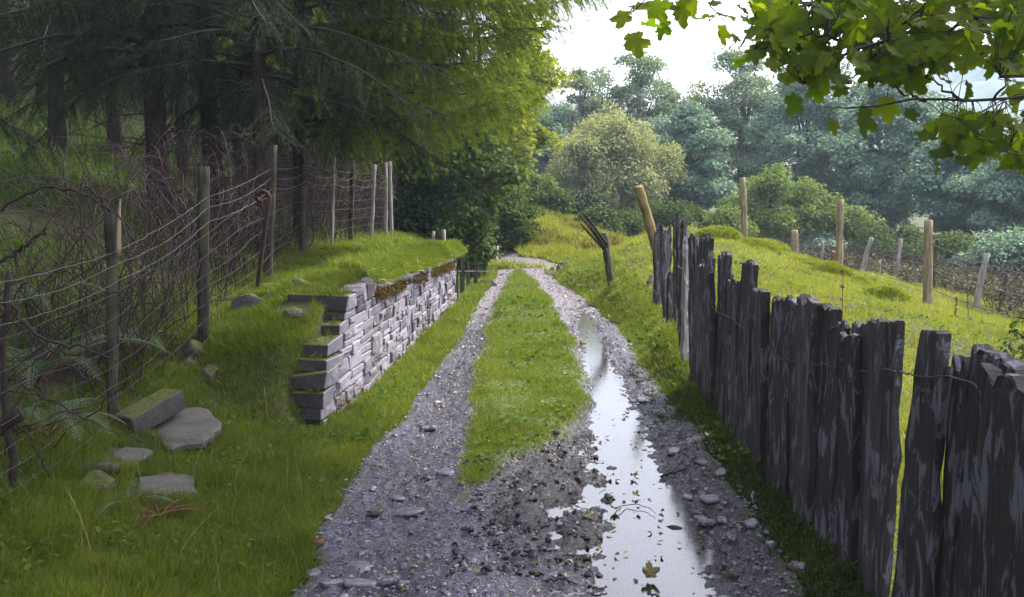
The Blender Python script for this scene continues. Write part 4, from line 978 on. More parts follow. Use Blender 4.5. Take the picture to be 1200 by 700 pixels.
# ------------------------------------------------------------------ CONIFERS
def tuft_template(n, seed):
    rg = np.random.default_rng(seed); V, F = [], []
    for k in range(n):
        d = nrm(rg.normal(size=3) + np.array([0, .55, 0])); s = nrm(np.cross(d, rg.normal(size=3))) * .045
        o = np.array([0, rg.uniform(-.5, .5), 0]); L_ = rg.uniform(.7, 1.1)
        V += [o - s, o + s, o + d * L_]; F.append([3 * k, 3 * k + 1, 3 * k + 2])
    return np.array(V), [np.array(F)]
TUFT = [tuft_template(11, s) for s in range(3)]
def conifer(name, label, cat, base, height, r0, zlow, reach, mat, seed, group=None, nb=70, droop=.35, needle=.032, dirs=None, zfull=5.2, bark='bark', dead=14, dens=1.0, hang=.8):
    rg = np.random.default_rng(seed)
    base = np.array(base, float)
    t = thing(name, label, cat, tuple(base), group)
    n = 16; zz = np.linspace(-.3, height, n)
    lean = rg.normal(0, .012, 2)
    P = np.c_[lean[0] * zz + .04 * np.sin(zz * .9 + seed), lean[1] * zz + .04 * np.cos(zz * .7 + seed), zz]
    rad = r0 * (1 - zz / height * .93).clip(.05); rad[0] *= 1.35; rad[1] *= 1.1
    V, Fs = tubes(resample(P, 40), np.interp(np.linspace(-.3, height, 40), zz, rad), 12)
    V[:, :2] += (r0 * .16 * np.c_[fbm(V[:, 0] * 9 + V[:, 2], V[:, 2] * 3, seed), fbm(V[:, 1] * 9 - V[:, 2], V[:, 2] * 3, seed + 5)])
    build('trunk', V, Fs, M[bark], t)
    def tp(z): return np.array([np.interp(z, zz, P[:, 0]), np.interp(z, zz, P[:, 1]), z])
    # dead lower twigs
    DT = MB()
    for k in range(dead):
        z = rg.uniform(.7, max(zlow, 1.2) + .5); a = rg.uniform(0, 2 * PI); L_ = rg.uniform(.5, 1.4)
        d = np.array([math.cos(a), math.sin(a), rg.normal(-.1, .2)])
        Q = tp(z) + d * np.linspace(0, L_, 7)[:, None]; Q[1:] += np.cumsum(rg.normal(0, .03, (6, 3)), 0)
        V, Fs = tubes(Q, np.linspace(.01, .002, 7), 4); DT.add(V, Fs)
        for j in range(3):
            q = Q[rg.integers(2, 6)]; dd = nrm(d + rg.normal(0, .7, 3)); V, Fs = tubes(q + dd * np.linspace(0, L_ * .4, 4)[:, None] + rg.normal(0, .012, (4, 3)), np.linspace(.004, .0015, 4), 3); DT.add(V, Fs)
    # live branches
    BR = MB(); pos, ax, sc_ = [], [], []
    BP, BRd = [], []
    todo = []
    for k in range(nb):
        f = (k + rg.random()) / nb
        z = zlow + (height - .4 - zlow) * f ** 1.25
        a = k * 2.4 + rg.normal(0, .3)
        L_ = reach * (1 - .85 * (z - zlow) / (height - zlow)) * rg.uniform(.7, 1.1)
        todo.append((z, a, L_, droop * rg.uniform(.7, 1.4)))
    for d in (dirs or []): todo.append(d)
    for z, a, L_, dr in todo:
        s = np.linspace(0, 1, 9)
        side = rg.normal(0, .12)
        Q = tp(min(z, height)) + np.c_[np.cos(a + side * s) * L_ * s, np.sin(a + side * s) * L_ * s, .18 * L_ * s - dr * L_ * s ** 2 * 1.1 + .12 * L_ * s ** 5]
        Q[1:] += np.cumsum(rg.normal(0, .014 * L_ / 2, (8, 3)), 0)
        V, Fs = tubes(Q, np.linspace(.009 + .006 * L_, .003, 9), 5); BR.add(V, Fs)
        full = (z < zfull)
        nl = int((34 if full else 12) * L_ * dens)
        for j in range(nl):
            u = rg.uniform(.12, 1.0); x0 = np.array([np.interp(u, s, Q[:, c]) for c in range(3)])
            tang = nrm(np.array([np.interp(min(u + .1, 1), s, Q[:, c]) - np.interp(max(u - .1, 0), s, Q[:, c]) for c in range(3)]))
            sd = np.cross(tang, [0, 0, 1]) * rg.choice([-1, 1])
            l2 = (.22 + .32 * rg.random()) * (1.25 - .65 * u) * min(1.3, .5 + L_ * .3)
            v = np.linspace(0, 1, 5)[:, None]
            q = x0 + (sd * rg.uniform(.35, .9) + tang * rg.uniform(.3, .9)) * l2 * v + np.array([0, 0, -1]) * l2 * hang * rg.uniform(.3, 1.2) * v ** 1.7
            BP.append(q); BRd.append(np.linspace(.0035, .0012, 5))
            nt = int(l2 / (.026 if full else .07)) + 1
            w = rg.random(nt) ** .8
            idx = w * 4; i0 = np.minimum(idx.astype(int), 3); fr = (idx - i0)[:, None]
            pos.append(q[i0] * (1 - fr) + q[i0 + 1] * fr); ax.append(q[i0 + 1] - q[i0]); sc_.append(np.full(nt, needle * (1 if full else 2.4)) * rg.uniform(.7, 1.3, nt))
    V, Fs = tubes(np.array(BP), np.array(BRd), 3, False); BR.add(V, Fs)
    BR.out('branch_wood', M['darktwig'] if bark == 'bark' else M['bark2'], t)
    DT.out('dead_twigs', M['twig'], t)
    pos = np.concatenate(pos); ax = nrm(np.concatenate(ax)); sc_ = np.concatenate(sc_)
    Vs, Fo, o = [], [], 0
    for k, (TV, TF) in enumerate(TUFT):
        m = np.arange(len(pos)) % 3 == k
        A = nrm(np.cross(ax[m], nrm(rg.normal(size=(m.sum(), 3))))); C = np.cross(A, ax[m])
        V, Fs = scatter(TV, TF, pos[m], A, ax[m], C, sc_[m]); Vs.append(V); Fo.append(Fs[0] + o); o += len(V)
    build('crown', np.concatenate(Vs), [np.concatenate(Fo)], M[mat], t, False)
    return t
def gbase(px, d): 
    p = at(px, 250, d); p[2] = ground_z(p[0], p[1]); return p
def dupe(t, loc, rz, s, label):
    r = t.copy(); col.objects.link(r); r.location = loc; r.rotation_euler = (0, 0, rz); r.scale = (s, s, s); r['label'] = label
    for ch in t.children:
        c = ch.copy(); col.objects.link(c); c.parent = r
    return r
CG = 'conifers of the dark wood on the left'
c1 = conifer('conifer', 'dark conifer with the leftmost thick bare trunk, behind the mossy split post', 'conifer', gbase(182, 11), 10.5, .115, 1.55, 2.7, 'spruce', 1, CG, 64, .5)
c2 = conifer('conifer', 'dark conifer whose trunk stands just behind the second thick fence post', 'conifer', gbase(250, 11.6), 11, .11, 1.7, 2.5, 'spruce', 2, CG, 64, .5)
c3 = conifer('conifer', 'slim dark conifer rising behind the rusty iron pin', 'conifer', gbase(309, 10.4), 10, .08, 1.6, 2.2, 'spruce', 3, CG, 60, .5)
# the light larch that sends its boughs out over the lane
LD = [(1.3, -.2, 2.6, .12), (1.5, .1, 2.9, .14), (1.6, -.5, 2.7, .16), (1.8, -.1, 3.0, .18), (1.9, .25, 2.9, .2), (2.0, -.35, 3.1, .2), (1.4, -.8, 2.0, .14), (1.7, -1.1, 2.0, .2), (2.3, -.3, 2.6, .22), (2.6, .1, 3.1, .26), (2.8, -.55, 2.9, .28), (3.0, .3, 3.3, .25), (3.2, -.2, 3.5, .28), (3.4, -.05, 3.9, .26), (3.6, .2, 3.9, .26), (2.9, .0, 3.5, .24), (3.8, -.4, 3.4, .3), (4.0, .3, 4.0, .26), (4.4, .0, 4.2, .25), (2.5, -.8, 2.3, .3), (4.6, -.35, 3.9, .26), (2.9, -.12, 3.2, .3), (3.3, .1, 3.5, .27), (3.5, -.35, 3.0, .3), (3.9, .0, 3.7, .24), (4.2, -.2, 3.6, .26), (2.5, -.5, 2.5, .34), (2.6, .25, 2.7, .3), (4.5, .2, 3.8, .25), (4.8, -.1, 3.7, .25), (3.1, -.7, 2.7, .34), (3.7, -.9, 2.8, .36), (5.1, .1, 3.7, .25), (2.35, .0, 2.2, .3)]
c4 = conifer('larch', 'light green larch with long drooping boughs reaching over the lane', 'larch', gbase(357, 12.4), 10, .095, 2.2, 1.5, 'larch', 4, CG, 30, .42, dirs=LD, zfull=6, bark='bark', dens=1.7, hang=1.1, needle=.036)
def cp(src, px, d, rz, s, label):
    return dupe(src, tuple(gbase(px, d)), rz, s, label)
cp(c1, 70, 14.5, 1.1, 1.0, 'dark conifer set back up the grassy slope, left of the leftmost thick trunk')
cp(c2, -60, 11, 2.2, 1.0, 'dark conifer at the upper left corner, its boughs hanging over the slope')
cp(c3, 215, 15, 3.0, 1.1, 'thin conifer trunk deep in the wood between the two thick trunks')
cp(c1, 140, 19, 4.0, 1.1, 'conifer deep in the wood above the open slope')
cp(c2, 20, 20, 5.0, 1.15, 'conifer deep in the wood at the far left')
cp(c3, 280, 17, .7, 1.15, 'conifer trunk in the gloom behind the second thick trunk')
cp(c1, 335, 17.5, 2.6, 1.0, 'conifer in the gloom behind the larch')
cp(c2, 400, 18, 1.9, 1.0, 'conifer behind the upper wire fence, right of the larch trunk')
cp(c1, 440, 22, .3, 1.1, 'conifer above the dark hollow beyond the fence end')
cp(c3, 85, 26, .3, 1.2, 'conifer at the dark top of the slope, above the split post')
cp(c2, 210, 25, .9, 1.2, 'conifer at the back of the wood behind the thick trunks')
cp(c1, -40, 27, 3.9, 1.2, 'conifer at the back of the wood near the upper left edge')
cp(c1, 330, 27, 5.1, 1.2, 'conifer at the back of the wood behind the larch')
cp(c2, 445, 30, 2.9, 1.1, 'conifer far back above the hollow, seen between larch boughs')
cp(c1, 390, 31, 1.2, 1.15, 'conifer far back right of the larch trunk')
cp(c3, 360, 24, 4.4, 1.2, 'thin conifer deep behind the larch trunk')
cp(c2, 290, 33, 5.5, 1.2, 'conifer at the far back between the larch and the thick trunk')
cp(c1, 150, 33, .2, 1.2, 'conifer at the far back above the open slope')
cp(c2, -330, 6.5, 4.1, 1.0, 'conifer just outside the left edge whose boughs shade the slope')
cp(c1, -700, 4.2, 3.3, 1.0, 'conifer outside the left edge beside the nearest netting')

for x_, y_, rz, sc2, lab in [(-4.2, 1.2, .5, 1.1, 'conifer of the wood to the left of the viewpoint, out of view'), (-5.5, -1.8, 2.2, 1.15, 'conifer of the wood behind the viewpoint on the left, out of view'), (-3.6, -3.6, 3.9, 1.1, 'nearest conifer behind the viewpoint, out of view'), (-6.8, 4.6, 1.3, 1.2, 'conifer higher on the slope left of the view, out of view')]:
    dupe(c1, (x_, y_, ground_z(x_, y_)), rz, sc2, lab)
# ------------------------------------------------------------------ BROADLEAF TREES
def broad(name, label, cat, base, top, rx, zlow, leaf, ncl, per, mat, seed, group=None, tr=.12, bark='bark2', tmpl=None, ry=None, clr=.55, flat=.55, shell=.55, up=.7, lean=(0, 0), taper=.4, tall=1.0):
    rg = np.random.default_rng(seed)
    base = np.array(base, float); hgt = top - base[2]; ry = ry or rx
    t = thing(name, label, cat, tuple(base), group)
    zl = zlow - base[2]
    # clump centres in an uneven egg
    C_ = []
    while len(C_) < ncl:
        p = rg.normal(size=3); p = p / np.linalg.norm(p) * (shell + (1 - shell) * rg.random()) ** .6
        f = (p[2] + 1) / 2
        wd = (1 - taper * f ** 2.2) * (.75 + .5 * f if f < .5 else 1)
        a = math.atan2(p[1], p[0]); k = 1 + .28 * math.sin(3 * a + seed) + .2 * math.sin(5 * a + 2 * seed + f * 5)
        C_.append([p[0] * rx * wd * k + lean[0] * f, p[1] * ry * wd * k + lean[1] * f, zl + (hgt - zl) * f * rg.uniform(.93, 1.0)])
    C_ = np.array(C_)
    # wood
    WD = MB()
    tt = np.array([lean[0] * .5, lean[1] * .5, zl + (hgt - zl) * .72])
    T = wobble(bez(np.array([0, 0, -.2]), np.array([rg.normal(0, .12), rg.normal(0, .12), hgt * .3]), tt, 12), .03)
    V, Fs = tubes(T, tr * np.linspace(1.15, .25, 12), 9); build('trunk', V, Fs, M[bark], t)
    limbs = []
    for k in rg.choice(ncl, min(ncl, 16), replace=False):
        i = rg.integers(4, 10); p0 = T[i]; p2 = C_[k]
        Q = wobble(bez(p0, (p0 + p2) / 2 + np.array([0, 0, -.08 * hgt + .12 * hgt * rg.random()]), p2, 9), .035); limbs.append(Q)
        V, Fs = tubes(Q, tr * np.linspace(.42, .08, 9), 5); WD.add(V, Fs)
    LQ = np.concatenate(limbs)
    tw, tr_ = [], []
    for c in C_:
        i = np.argmin(np.linalg.norm(LQ - c, axis=1) + rg.random(len(LQ)) * .3); p0 = LQ[i]
        for j in range(3):
            p2 = c + rg.normal(0, clr * .5, 3) * [1, 1, flat]
            tw.append(bez(p0, (p0 + p2) / 2 + rg.normal(0, .06, 3), p2, 6)); tr_.append(np.linspace(.012, .003, 6) * max(1, tr / .12))
    V, Fs = tubes(np.array(tw), np.array(tr_), 4, False); WD.add(V, Fs); WD.out('limbs', M[bark], t)
    # leaves
    TV, TF = tmpl or (SIM_V, SIM_F)
    N_ = ncl * per
    ci = np.repeat(np.arange(ncl), per)
    cs = rg.uniform(.55, 1.25, ncl)[ci][:, None] * clr
    d = rg.normal(size=(N_, 3)); d = nrm(d) * (rg.random((N_, 1)) ** .45)
    P = C_[ci] + d * cs * np.array([1, 1, flat])
    P[:, 2] -= .25 * cs[:, 0] * (d[:, 0] ** 2 + d[:, 1] ** 2)
    nor = nrm(np.c_[d[:, :2] * .6, np.full(N_, up)] + rg.normal(0, .45, (N_, 3)))
    outw = nrm(np.c_[d[:, :2], -.35 + 0 * d[:, 2]] + rg.normal(0, .5, (N_, 3)))
    A = nrm(np.cross(outw, nor)); B_ = np.cross(nor, A)
    V, Fs = scatter(TV, TF, P, A, B_, nor, leaf * rg.uniform(.7, 1.25, N_))
    build('crown', V, Fs, M[mat], t, False)
    return t
def px_tree(name, label, cat, px, d, top_px, low_px, half_px, leaf, ncl, per, mat, seed, **k):
    if k.get('group') == BG: d *= 1.35; leaf *= 1.05; ncl = int(ncl * 1.35); k['clr'] = k.get('clr', .55) * 1.05; k['shell'] = .35; k['tr'] *= 1.5
    b = gbase(px, d); top = at(px, top_px, d)[2]; low = max(at(px, low_px, d)[2], b[2] + .1)
    return broad(name, label, cat, b, top, half_px * d / 1200, low, leaf, ncl, per, mat, seed, **k)
BG = 'broadleaf trees across the background'
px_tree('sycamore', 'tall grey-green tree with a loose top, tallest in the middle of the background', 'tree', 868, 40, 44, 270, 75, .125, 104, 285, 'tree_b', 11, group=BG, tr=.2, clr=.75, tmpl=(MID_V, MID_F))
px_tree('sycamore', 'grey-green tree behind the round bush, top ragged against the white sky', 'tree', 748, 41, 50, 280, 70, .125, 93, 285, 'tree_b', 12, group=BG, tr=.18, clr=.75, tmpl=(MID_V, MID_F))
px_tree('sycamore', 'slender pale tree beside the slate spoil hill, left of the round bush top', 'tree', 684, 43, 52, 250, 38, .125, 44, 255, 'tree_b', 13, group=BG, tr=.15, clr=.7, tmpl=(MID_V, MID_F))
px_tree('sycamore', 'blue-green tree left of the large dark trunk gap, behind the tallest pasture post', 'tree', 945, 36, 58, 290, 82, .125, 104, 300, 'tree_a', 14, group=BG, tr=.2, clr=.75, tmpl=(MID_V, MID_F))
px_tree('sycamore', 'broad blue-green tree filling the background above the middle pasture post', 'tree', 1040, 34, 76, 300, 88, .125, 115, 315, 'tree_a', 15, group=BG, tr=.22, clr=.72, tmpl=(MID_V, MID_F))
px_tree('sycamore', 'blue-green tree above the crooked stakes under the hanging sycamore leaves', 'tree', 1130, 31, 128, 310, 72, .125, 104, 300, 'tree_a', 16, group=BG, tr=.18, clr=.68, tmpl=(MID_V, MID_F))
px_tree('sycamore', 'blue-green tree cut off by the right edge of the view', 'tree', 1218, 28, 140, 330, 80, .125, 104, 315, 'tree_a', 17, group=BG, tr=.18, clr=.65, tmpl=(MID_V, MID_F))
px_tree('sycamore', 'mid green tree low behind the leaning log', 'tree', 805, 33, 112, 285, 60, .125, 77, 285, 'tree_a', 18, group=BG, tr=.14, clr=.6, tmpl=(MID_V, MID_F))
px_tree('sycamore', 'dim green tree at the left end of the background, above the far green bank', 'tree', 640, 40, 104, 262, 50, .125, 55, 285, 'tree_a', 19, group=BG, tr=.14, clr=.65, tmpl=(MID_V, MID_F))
px_tree('sapling', 'fresh green young tree behind the leftmost tall pasture post', 'sapling', 905, 34, 192, 298, 58, .12, 64, 230, 'tree_c', 20, tr=.08, clr=.6)
px_tree('sapling', 'fresh green low tree right of the leftmost tall pasture post', 'sapling', 975, 34, 225, 310, 45, .11, 44, 230, 'tree_c', 29, tr=.07, clr=.52)
px_tree('bush', 'round olive-grey willow bush at the end of the lane', 'bush', 713, 42, 134, 282, 64, .11, 170, 320, 'willow', 21, tr=.1, clr=.62, flat=.9, shell=.6, taper=.08, up=.4)
for px, d, tp_, lo, hw, lab, mt in [(640, 33, 222, 256, 26, 'low green bush on the crest of the far bank, left of the dark gap', 'sycmid'), (680, 34, 226, 268, 20, 'dark bush on the far bank crest under the round willow', 'spruce'), (612, 34, 200, 256, 30, 'green bush on the far bank behind the yellowing tree', 'tree_c'), (700, 31, 245, 290, 22, 'dark low bush below the round willow, left of the broken rails', 'sycmid'), (735, 32, 250, 288, 26, 'dark low bush below the round willow, right of the broken rails', 'sycmid')]:
    px_tree('bush', lab, 'bush', px, d, tp_, lo, hw, .11, 34, 200, mt, int(px) + 5, tr=.05, clr=.42)
px_tree('bush', 'dark green bush at the left foot of the round willow', 'bush', 672, 38, 222, 285, 24, .11, 28, 170, 'sycmid', 22, tr=.05, clr=.45)
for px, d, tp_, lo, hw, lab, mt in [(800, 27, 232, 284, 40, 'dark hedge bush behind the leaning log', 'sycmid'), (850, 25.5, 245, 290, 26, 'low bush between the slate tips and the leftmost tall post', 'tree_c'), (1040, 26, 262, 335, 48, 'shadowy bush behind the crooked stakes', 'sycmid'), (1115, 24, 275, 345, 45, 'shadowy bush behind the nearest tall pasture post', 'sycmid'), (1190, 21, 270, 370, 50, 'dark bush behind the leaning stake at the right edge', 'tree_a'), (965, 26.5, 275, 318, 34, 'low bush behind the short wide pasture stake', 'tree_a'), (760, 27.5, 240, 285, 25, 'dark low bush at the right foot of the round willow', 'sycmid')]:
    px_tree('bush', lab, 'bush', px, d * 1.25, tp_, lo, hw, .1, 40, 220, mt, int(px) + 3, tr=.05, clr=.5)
px_tree('sycamore', 'dark green sycamore overhanging the hollow at the wall end', 'tree', 525, 19.5, 110, 285, 75, .115, 85, 150, 'sycmid', 23, tr=.12, clr=.45, tmpl=(MID_V, MID_F))
px_tree('sycamore', 'green sycamore with turning yellow leaves beside the larch tips', 'tree', 566, 24.5, 130, 258, 42, .12, 80, 140, 'autumn', 24, lean=(.7, -.3), group=BG, tr=.1, clr=.45, tmpl=(MID_V, MID_F))
px_tree('sycamore', 'mid green tree behind the larch boughs, above the yellowing one', 'tree', 560, 26, -60, 240, 92, .14, 120, 180, 'autumn', 25, tr=.15, clr=.6, tmpl=(MID_V, MID_F))
px_tree('bush', 'rounded green bush by the palings at the wall end', 'bush', 543, 18.5, 232, 322, 30, .085, 44, 170, 'sycmid', 26, tr=.05, clr=.32)
px_tree('bush', 'lighter green bush beside the pale marker stone', 'bush', 590, 24.5, 205, 292, 34, .09, 50, 160, 'sycmid', 27, tr=.06, clr=.38)
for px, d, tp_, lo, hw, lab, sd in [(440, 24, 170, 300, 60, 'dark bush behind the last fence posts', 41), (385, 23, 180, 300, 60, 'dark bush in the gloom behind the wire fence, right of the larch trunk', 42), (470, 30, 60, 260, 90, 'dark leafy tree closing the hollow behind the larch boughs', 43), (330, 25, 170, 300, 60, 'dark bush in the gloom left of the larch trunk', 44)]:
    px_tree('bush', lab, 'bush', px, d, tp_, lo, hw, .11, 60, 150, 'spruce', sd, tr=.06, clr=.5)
px_tree('bush', 'dark bush filling the hollow behind the fence end', 'bush', 490, 19, 215, 285, 36, .1, 44, 150, 'spruce', 28, tr=.06, clr=.42)

# foreground sycamore: trunk to the right outside the view, boughs and hanging leaves in it
sy = thing('sycamore', 'sycamore boughs with large backlit leaves hanging into the upper right', 'tree', (4.4, 4.3, ground_z(4.4, 4.3)))
T = wobble(bez(np.array([4.4, 4.3, -.4]), np.array([4.2, 4.4, 2]), np.array([4.3, 4.6, 6]), 14), .02)
V, Fs = tubes(T, np.linspace(.2, .1, 14), 12); part('trunk', V, Fs, M['bark2'], sy)
WB = MB(); SP = []
def bough(pts, r0, r1, d0, d1, n=26, from_trunk=True):
    P = [at(px, py, d) for (px, py), d in zip(pts, np.linspace(d0, d1, len(pts)))]
    if from_trunk: P = [T[np.argmin(np.abs(T[:, 2] - P[0][2] + .1))]] + P
    P = resample(P, n); P[1:-1] += R.normal(0, .007, (n - 2, 3))
    V, Fs = tubes(P, np.linspace(r0, r1, n), 6); WB.add(V, Fs); SP.append(P); return P
bough([(1230, 36), (1200, 29), (1165, 22), (1130, 16), (1100, 24), (1070, 38), (1040, 46), (1000, 52), (970, 72), (942, 98)], .03, .004, 3.9, 3.4)
bough([(1215, 8), (1150, 2), (1080, 6), (1010, 8), (940, 3), (890, 18), (868, 55)], .022, .003, 4.2, 3.7)
bough([(1215, 50), (1160, 58), (1120, 63), (1082, 62), (1062, 56)], .012, .003, 3.8, 3.6)
bough([(1215, 110), (1180, 116), (1140, 119), (1100, 119), (1060, 121), (1020, 126), (990, 127)], .018, .003, 3.7, 3.45)
bough([(1130, 118), (1100, 102), (1085, 92)], .006, .002, 3.6, 3.55, 10, False)
bough([(1085, 119), (1060, 108), (1045, 96)], .005, .002, 3.55, 3.5, 10, False)
bough([(1215, 88), (1188, 92), (1172, 90)], .011, .006, 3.6, 3.5, 10)
bough([(1165, 116), (1178, 100), (1182, 82)], .005, .002, 3.6, 3.6, 8, False)
bough([(1215, 186), (1184, 187), (1176, 172), (1160, 158), (1140, 150), (1120, 138)], .006, .002, 3.4, 3.3, 14)
bough([(1150, -30), (1000, -40), (900, -30), (800, -18), (760, -6), (742, 14)], .015, .002, 3.9, 3.5)
bough([(900, -30), (850, -12), (835, 8), (830, 26)], .006, .002, 3.7, 3.6, 10, False)
bough([(1000, 52), (960, 40), (920, 46), (885, 62), (868, 72)], .006, .002, 3.5, 3.5, 14, False)
bough([(1040, 45), (1010, 80), (985, 100)], .005, .002, 3.5, 3.4, 10, False)
bough([(1130, 17), (1090, 70), (1050, 85), (1022, 104)], .006, .002, 3.7, 3.5, 12, False)
# leaves: individual ones that show against the sky, then sprays
LV = []
for px, py, s in [(729, 22, 36), (745, 52, 40), (762, 28, 36), (776, 34, 30), (750, 8, 34), (800, 14, 40), (812, 6, 34), (824, 22, 30), (838, 4, 26), (785, 8, 30), (771, 12, 34), (735, 50, 22), (847, 40, 34), (850, 20, 32), (862, 44, 24), (870, 74, 44), (884, 66, 36), (870, 12, 26), (876, 22, 22), (905, 60, 34), (930, 122, 32), (958, 108, 34), (976, 148, 36), (1012, 142, 46), (1040, 128, 42), (1105, 180, 40), (1098, 196, 30), (1135, 190, 38), (1068, 134, 34), (1085, 160, 36), (1090, 150, 30), (1075, 98, 34), (1060, 100, 30), (1015, 84, 40), (1034, 62, 40), (1050, 70, 40), (985, 106, 34), (945, 84, 36), (1135, 106, 34), (1108, 96, 28)]:
    LV.append((px, py, s))
def reg(n, x0, x1, y0, y1, smin=26, smax=42):
    for k in range(n): LV.append((R.uniform(x0, x1), R.uniform(y0, y1), R.uniform(smin, smax)))
reg(85, 890, 1010, -10, 62); reg(80, 1000, 1100, -10, 74); reg(105, 1090, 1215, -10, 52); reg(30, 905, 985, 50, 96); reg(34, 1010, 1075, 68, 96); reg(48, 1100, 1215, 135, 172); reg(24, 1140, 1215, 165, 200, 24, 36); reg(30, 1040, 1110, 56, 80); reg(14, 1120, 1215, 55, 80); reg(8, 1170, 1215, 70, 130); reg(30, 880, 930, 0, 60)
reg(60, 1210, 1500, -60, 220); reg(120, 860, 1500, -160, -10)
LV = np.array(LV)
dd = R.uniform(3.25, 4.1, len(LV))
Pl = np.array([at(px, py, d) for (px, py, s), d in zip(LV, dd)])
size = LV[:, 2] * dd / 1200 * .64 * R.uniform(.75, 1.2, len(LV))
n = len(Pl)
nor = nrm(np.c_[R.normal(0, .6, n), -.6 + R.normal(0, .5, n), .55 + R.normal(0, .5, n)])
tip = nrm(np.c_[R.normal(0, .45, n), R.normal(0, .25, n), np.full(n, -1.0)])
A = nrm(np.cross(tip, nor)); B_ = np.cross(nor, A)
Vs, Fo, o = [], [], 0
for v in range(4):
    m = np.arange(n) % 4 == v
    TV = LOB_V + np.c_[R.normal(0, .018, (len(LOB_V), 2)), R.normal(0, .03, len(LOB_V))]
    TV[:, 2] += [.0, .1, -.12, .18][v] * TV[:, 1] ** 2
    V, Fs = scatter(TV - [0, .5, 0], LOB_F, Pl[m], A[m], B_[m], nor[m], size[m]); Vs.append(V); Fo.append(Fs[0] + o); o += len(V)
part('foliage', np.concatenate(Vs), [np.concatenate(Fo)], M['sycfront'], sy, True)
# unseen crown added high above the view, placed to shade the left verge
cc_ = R.normal(size=(46, 3)); cc_ = nrm(cc_) * R.random((46, 1)) ** .4 * [2.4, 2.4, 1.5] + [2.8, 8.2, 7.2]
m = 46 * 190; P_ = np.repeat(cc_, 190, 0) + nrm(R.normal(size=(m, 3))) * R.random((m, 1)) ** .5 * [.85, .85, .45]
nn_ = nrm(np.c_[R.normal(0, .4, (m, 2)), np.ones(m)]); A2, B2, C2 = frames(nn_)
V, Fs = scatter(MID_V, MID_F, P_, A2, B2, C2, R.uniform(.1, .16, m)); part('crown', V, Fs, M['sycfront'], sy, False)
for c in cc_[::2]:  # limbs reaching from the trunk to the added crown
    q = T[R.integers(8, 14)]; Q_ = wobble(bez(q, (q + c) / 2 + [0, 0, .3], c, 8), .04); V, Fs = tubes(Q_, np.linspace(.05, .01, 8), 5); WB.add(V, Fs)
# leaf stalks to the nearest bough
SPc = np.concatenate(SP); Q = []
for p, b_ in zip(Pl - B_ * size[:, None] * .5, B_):
    j = np.argmin(np.linalg.norm(SPc - p, axis=1)); q = SPc[j]
    if np.linalg.norm(q - p) > .32: continue
    Q.append(bez(q, (q + p) / 2 - b_ * .05 + R.normal(0, .015, 3), p, 6))
V, Fs = tubes(np.array(Q), np.repeat(np.linspace(.0018, .001, 6)[None], len(Q), 0), 4, False); WB.add(V, Fs)
o = WB.out('bough', M['darktwig'], sy); o.location = -np.array(sy.location)

# ------------------------------------------------------------------ SMALLER PLANTS
# brambles and dead undergrowth tangled behind the netting
P_, R_ = [], []
n = 720
yb = 6.2 + R.random(n) * 12; xb = np.interp(yb, HY, HX) - .1 - np.abs(R.normal(0, .6, n))
zb = H(xb, yb)
s = np.linspace(0, 1, 8)[:, None]
for k in range(n):
    a = R.uniform(0, 2 * PI); L_ = R.uniform(.4, 1.5); hh = R.uniform(.35, 1.25)
    q = np.array([xb[k], yb[k], zb[k]]) + np.c_[np.cos(a) * L_ * s ** 1.3, np.sin(a) * L_ * s ** 1.3, hh * np.sin(s * R.uniform(1.4, 2.8))]
    q[1:] += np.cumsum(R.normal(0, .03, (7, 3)), 0); q[:, 0] = np.minimum(q[:, 0], np.interp(q[:, 1], HY, HX) + .02)
    P_.append(q); R_.append(np.linspace(.005, .0018, 8) * R.uniform(.6, 1.3))
    for j in range(3):
        i = R.integers(2, 7); d = nrm(R.normal(size=3) + [0, 0, .3]); P_.append(q[i] + d * R.uniform(.1, .35) * s + np.cumsum(R.normal(0, .012, (8, 3)), 0)); R_.append(np.linspace(.0028, .001, 8))
V, Fs = tubes(np.array(P_), np.array(R_), 4, False)
tag(build('bramble_undergrowth', V, Fs, M['twig']), kind='stuff')
# dead bracken and brambles beyond the pasture
n = 2600
px_ = R.uniform(5, 17, n); py_ = R.uniform(14, 27, n)
k = (px_ > np.interp(py_, [13, 16, 18.3, 20.5, 23, 27], [7.0, 7.3, 7.55, 7.1, 6.4, 4.5]) + .15) & (px_ < py_ * .6); px_, py_ = px_[k], py_[k]; n = len(px_)
pz_ = H(px_, py_)
P_, R_ = [], []
for k in range(n):
    a = R.uniform(0, 2 * PI); L_ = R.uniform(.3, .9); hh = R.uniform(.25, .75)
    q = np.array([px_[k], py_[k], pz_[k]]) + np.c_[np.cos(a) * L_ * s, np.sin(a) * L_ * s, hh * np.sin(s * R.uniform(1.3, 2.6))]; q[1:] += np.cumsum(R.normal(0, .025, (7, 3)), 0)
    P_.append(q); R_.append(np.linspace(.008, .003, 8))
V, Fs = tubes(np.array(P_), np.array(R_), 3, False); tag(build('dead_bracken', V, Fs, M['twig']), kind='stuff')
m = 16000; j = R.integers(0, n, m)
x, y = px_[j] + R.normal(0, .25, m), py_[j] + R.normal(0, .25, m)
A, Bv, C = frames(nrm(np.c_[R.normal(0, .5, (m, 2)), np.ones(m)]))
V, Fs = scatter(SIM_V, SIM_F, np.c_[x, y, H(x, y) + R.random(m) ** 1.5 * .5], A, Bv, C, R.uniform(.04, .1, m)); tag(build('bramble_leaves', V, Fs, M['brownleaf']), kind='stuff')
# brown tussocks on the far bank
x, y = sample(30000, -1.5, 3.2, 22.5, 34, 1.2); k = (fbm(x * 1.3, y * .9, 97, 3) > .16) & (cross_d(x, y) < -.1); x, y = x[k], y[k]
blades('rough_grass', x, y, H(x, y), R.uniform(.12, .28, len(x)), R.uniform(.012, .02, len(x)), M['rustmoss'], .5)
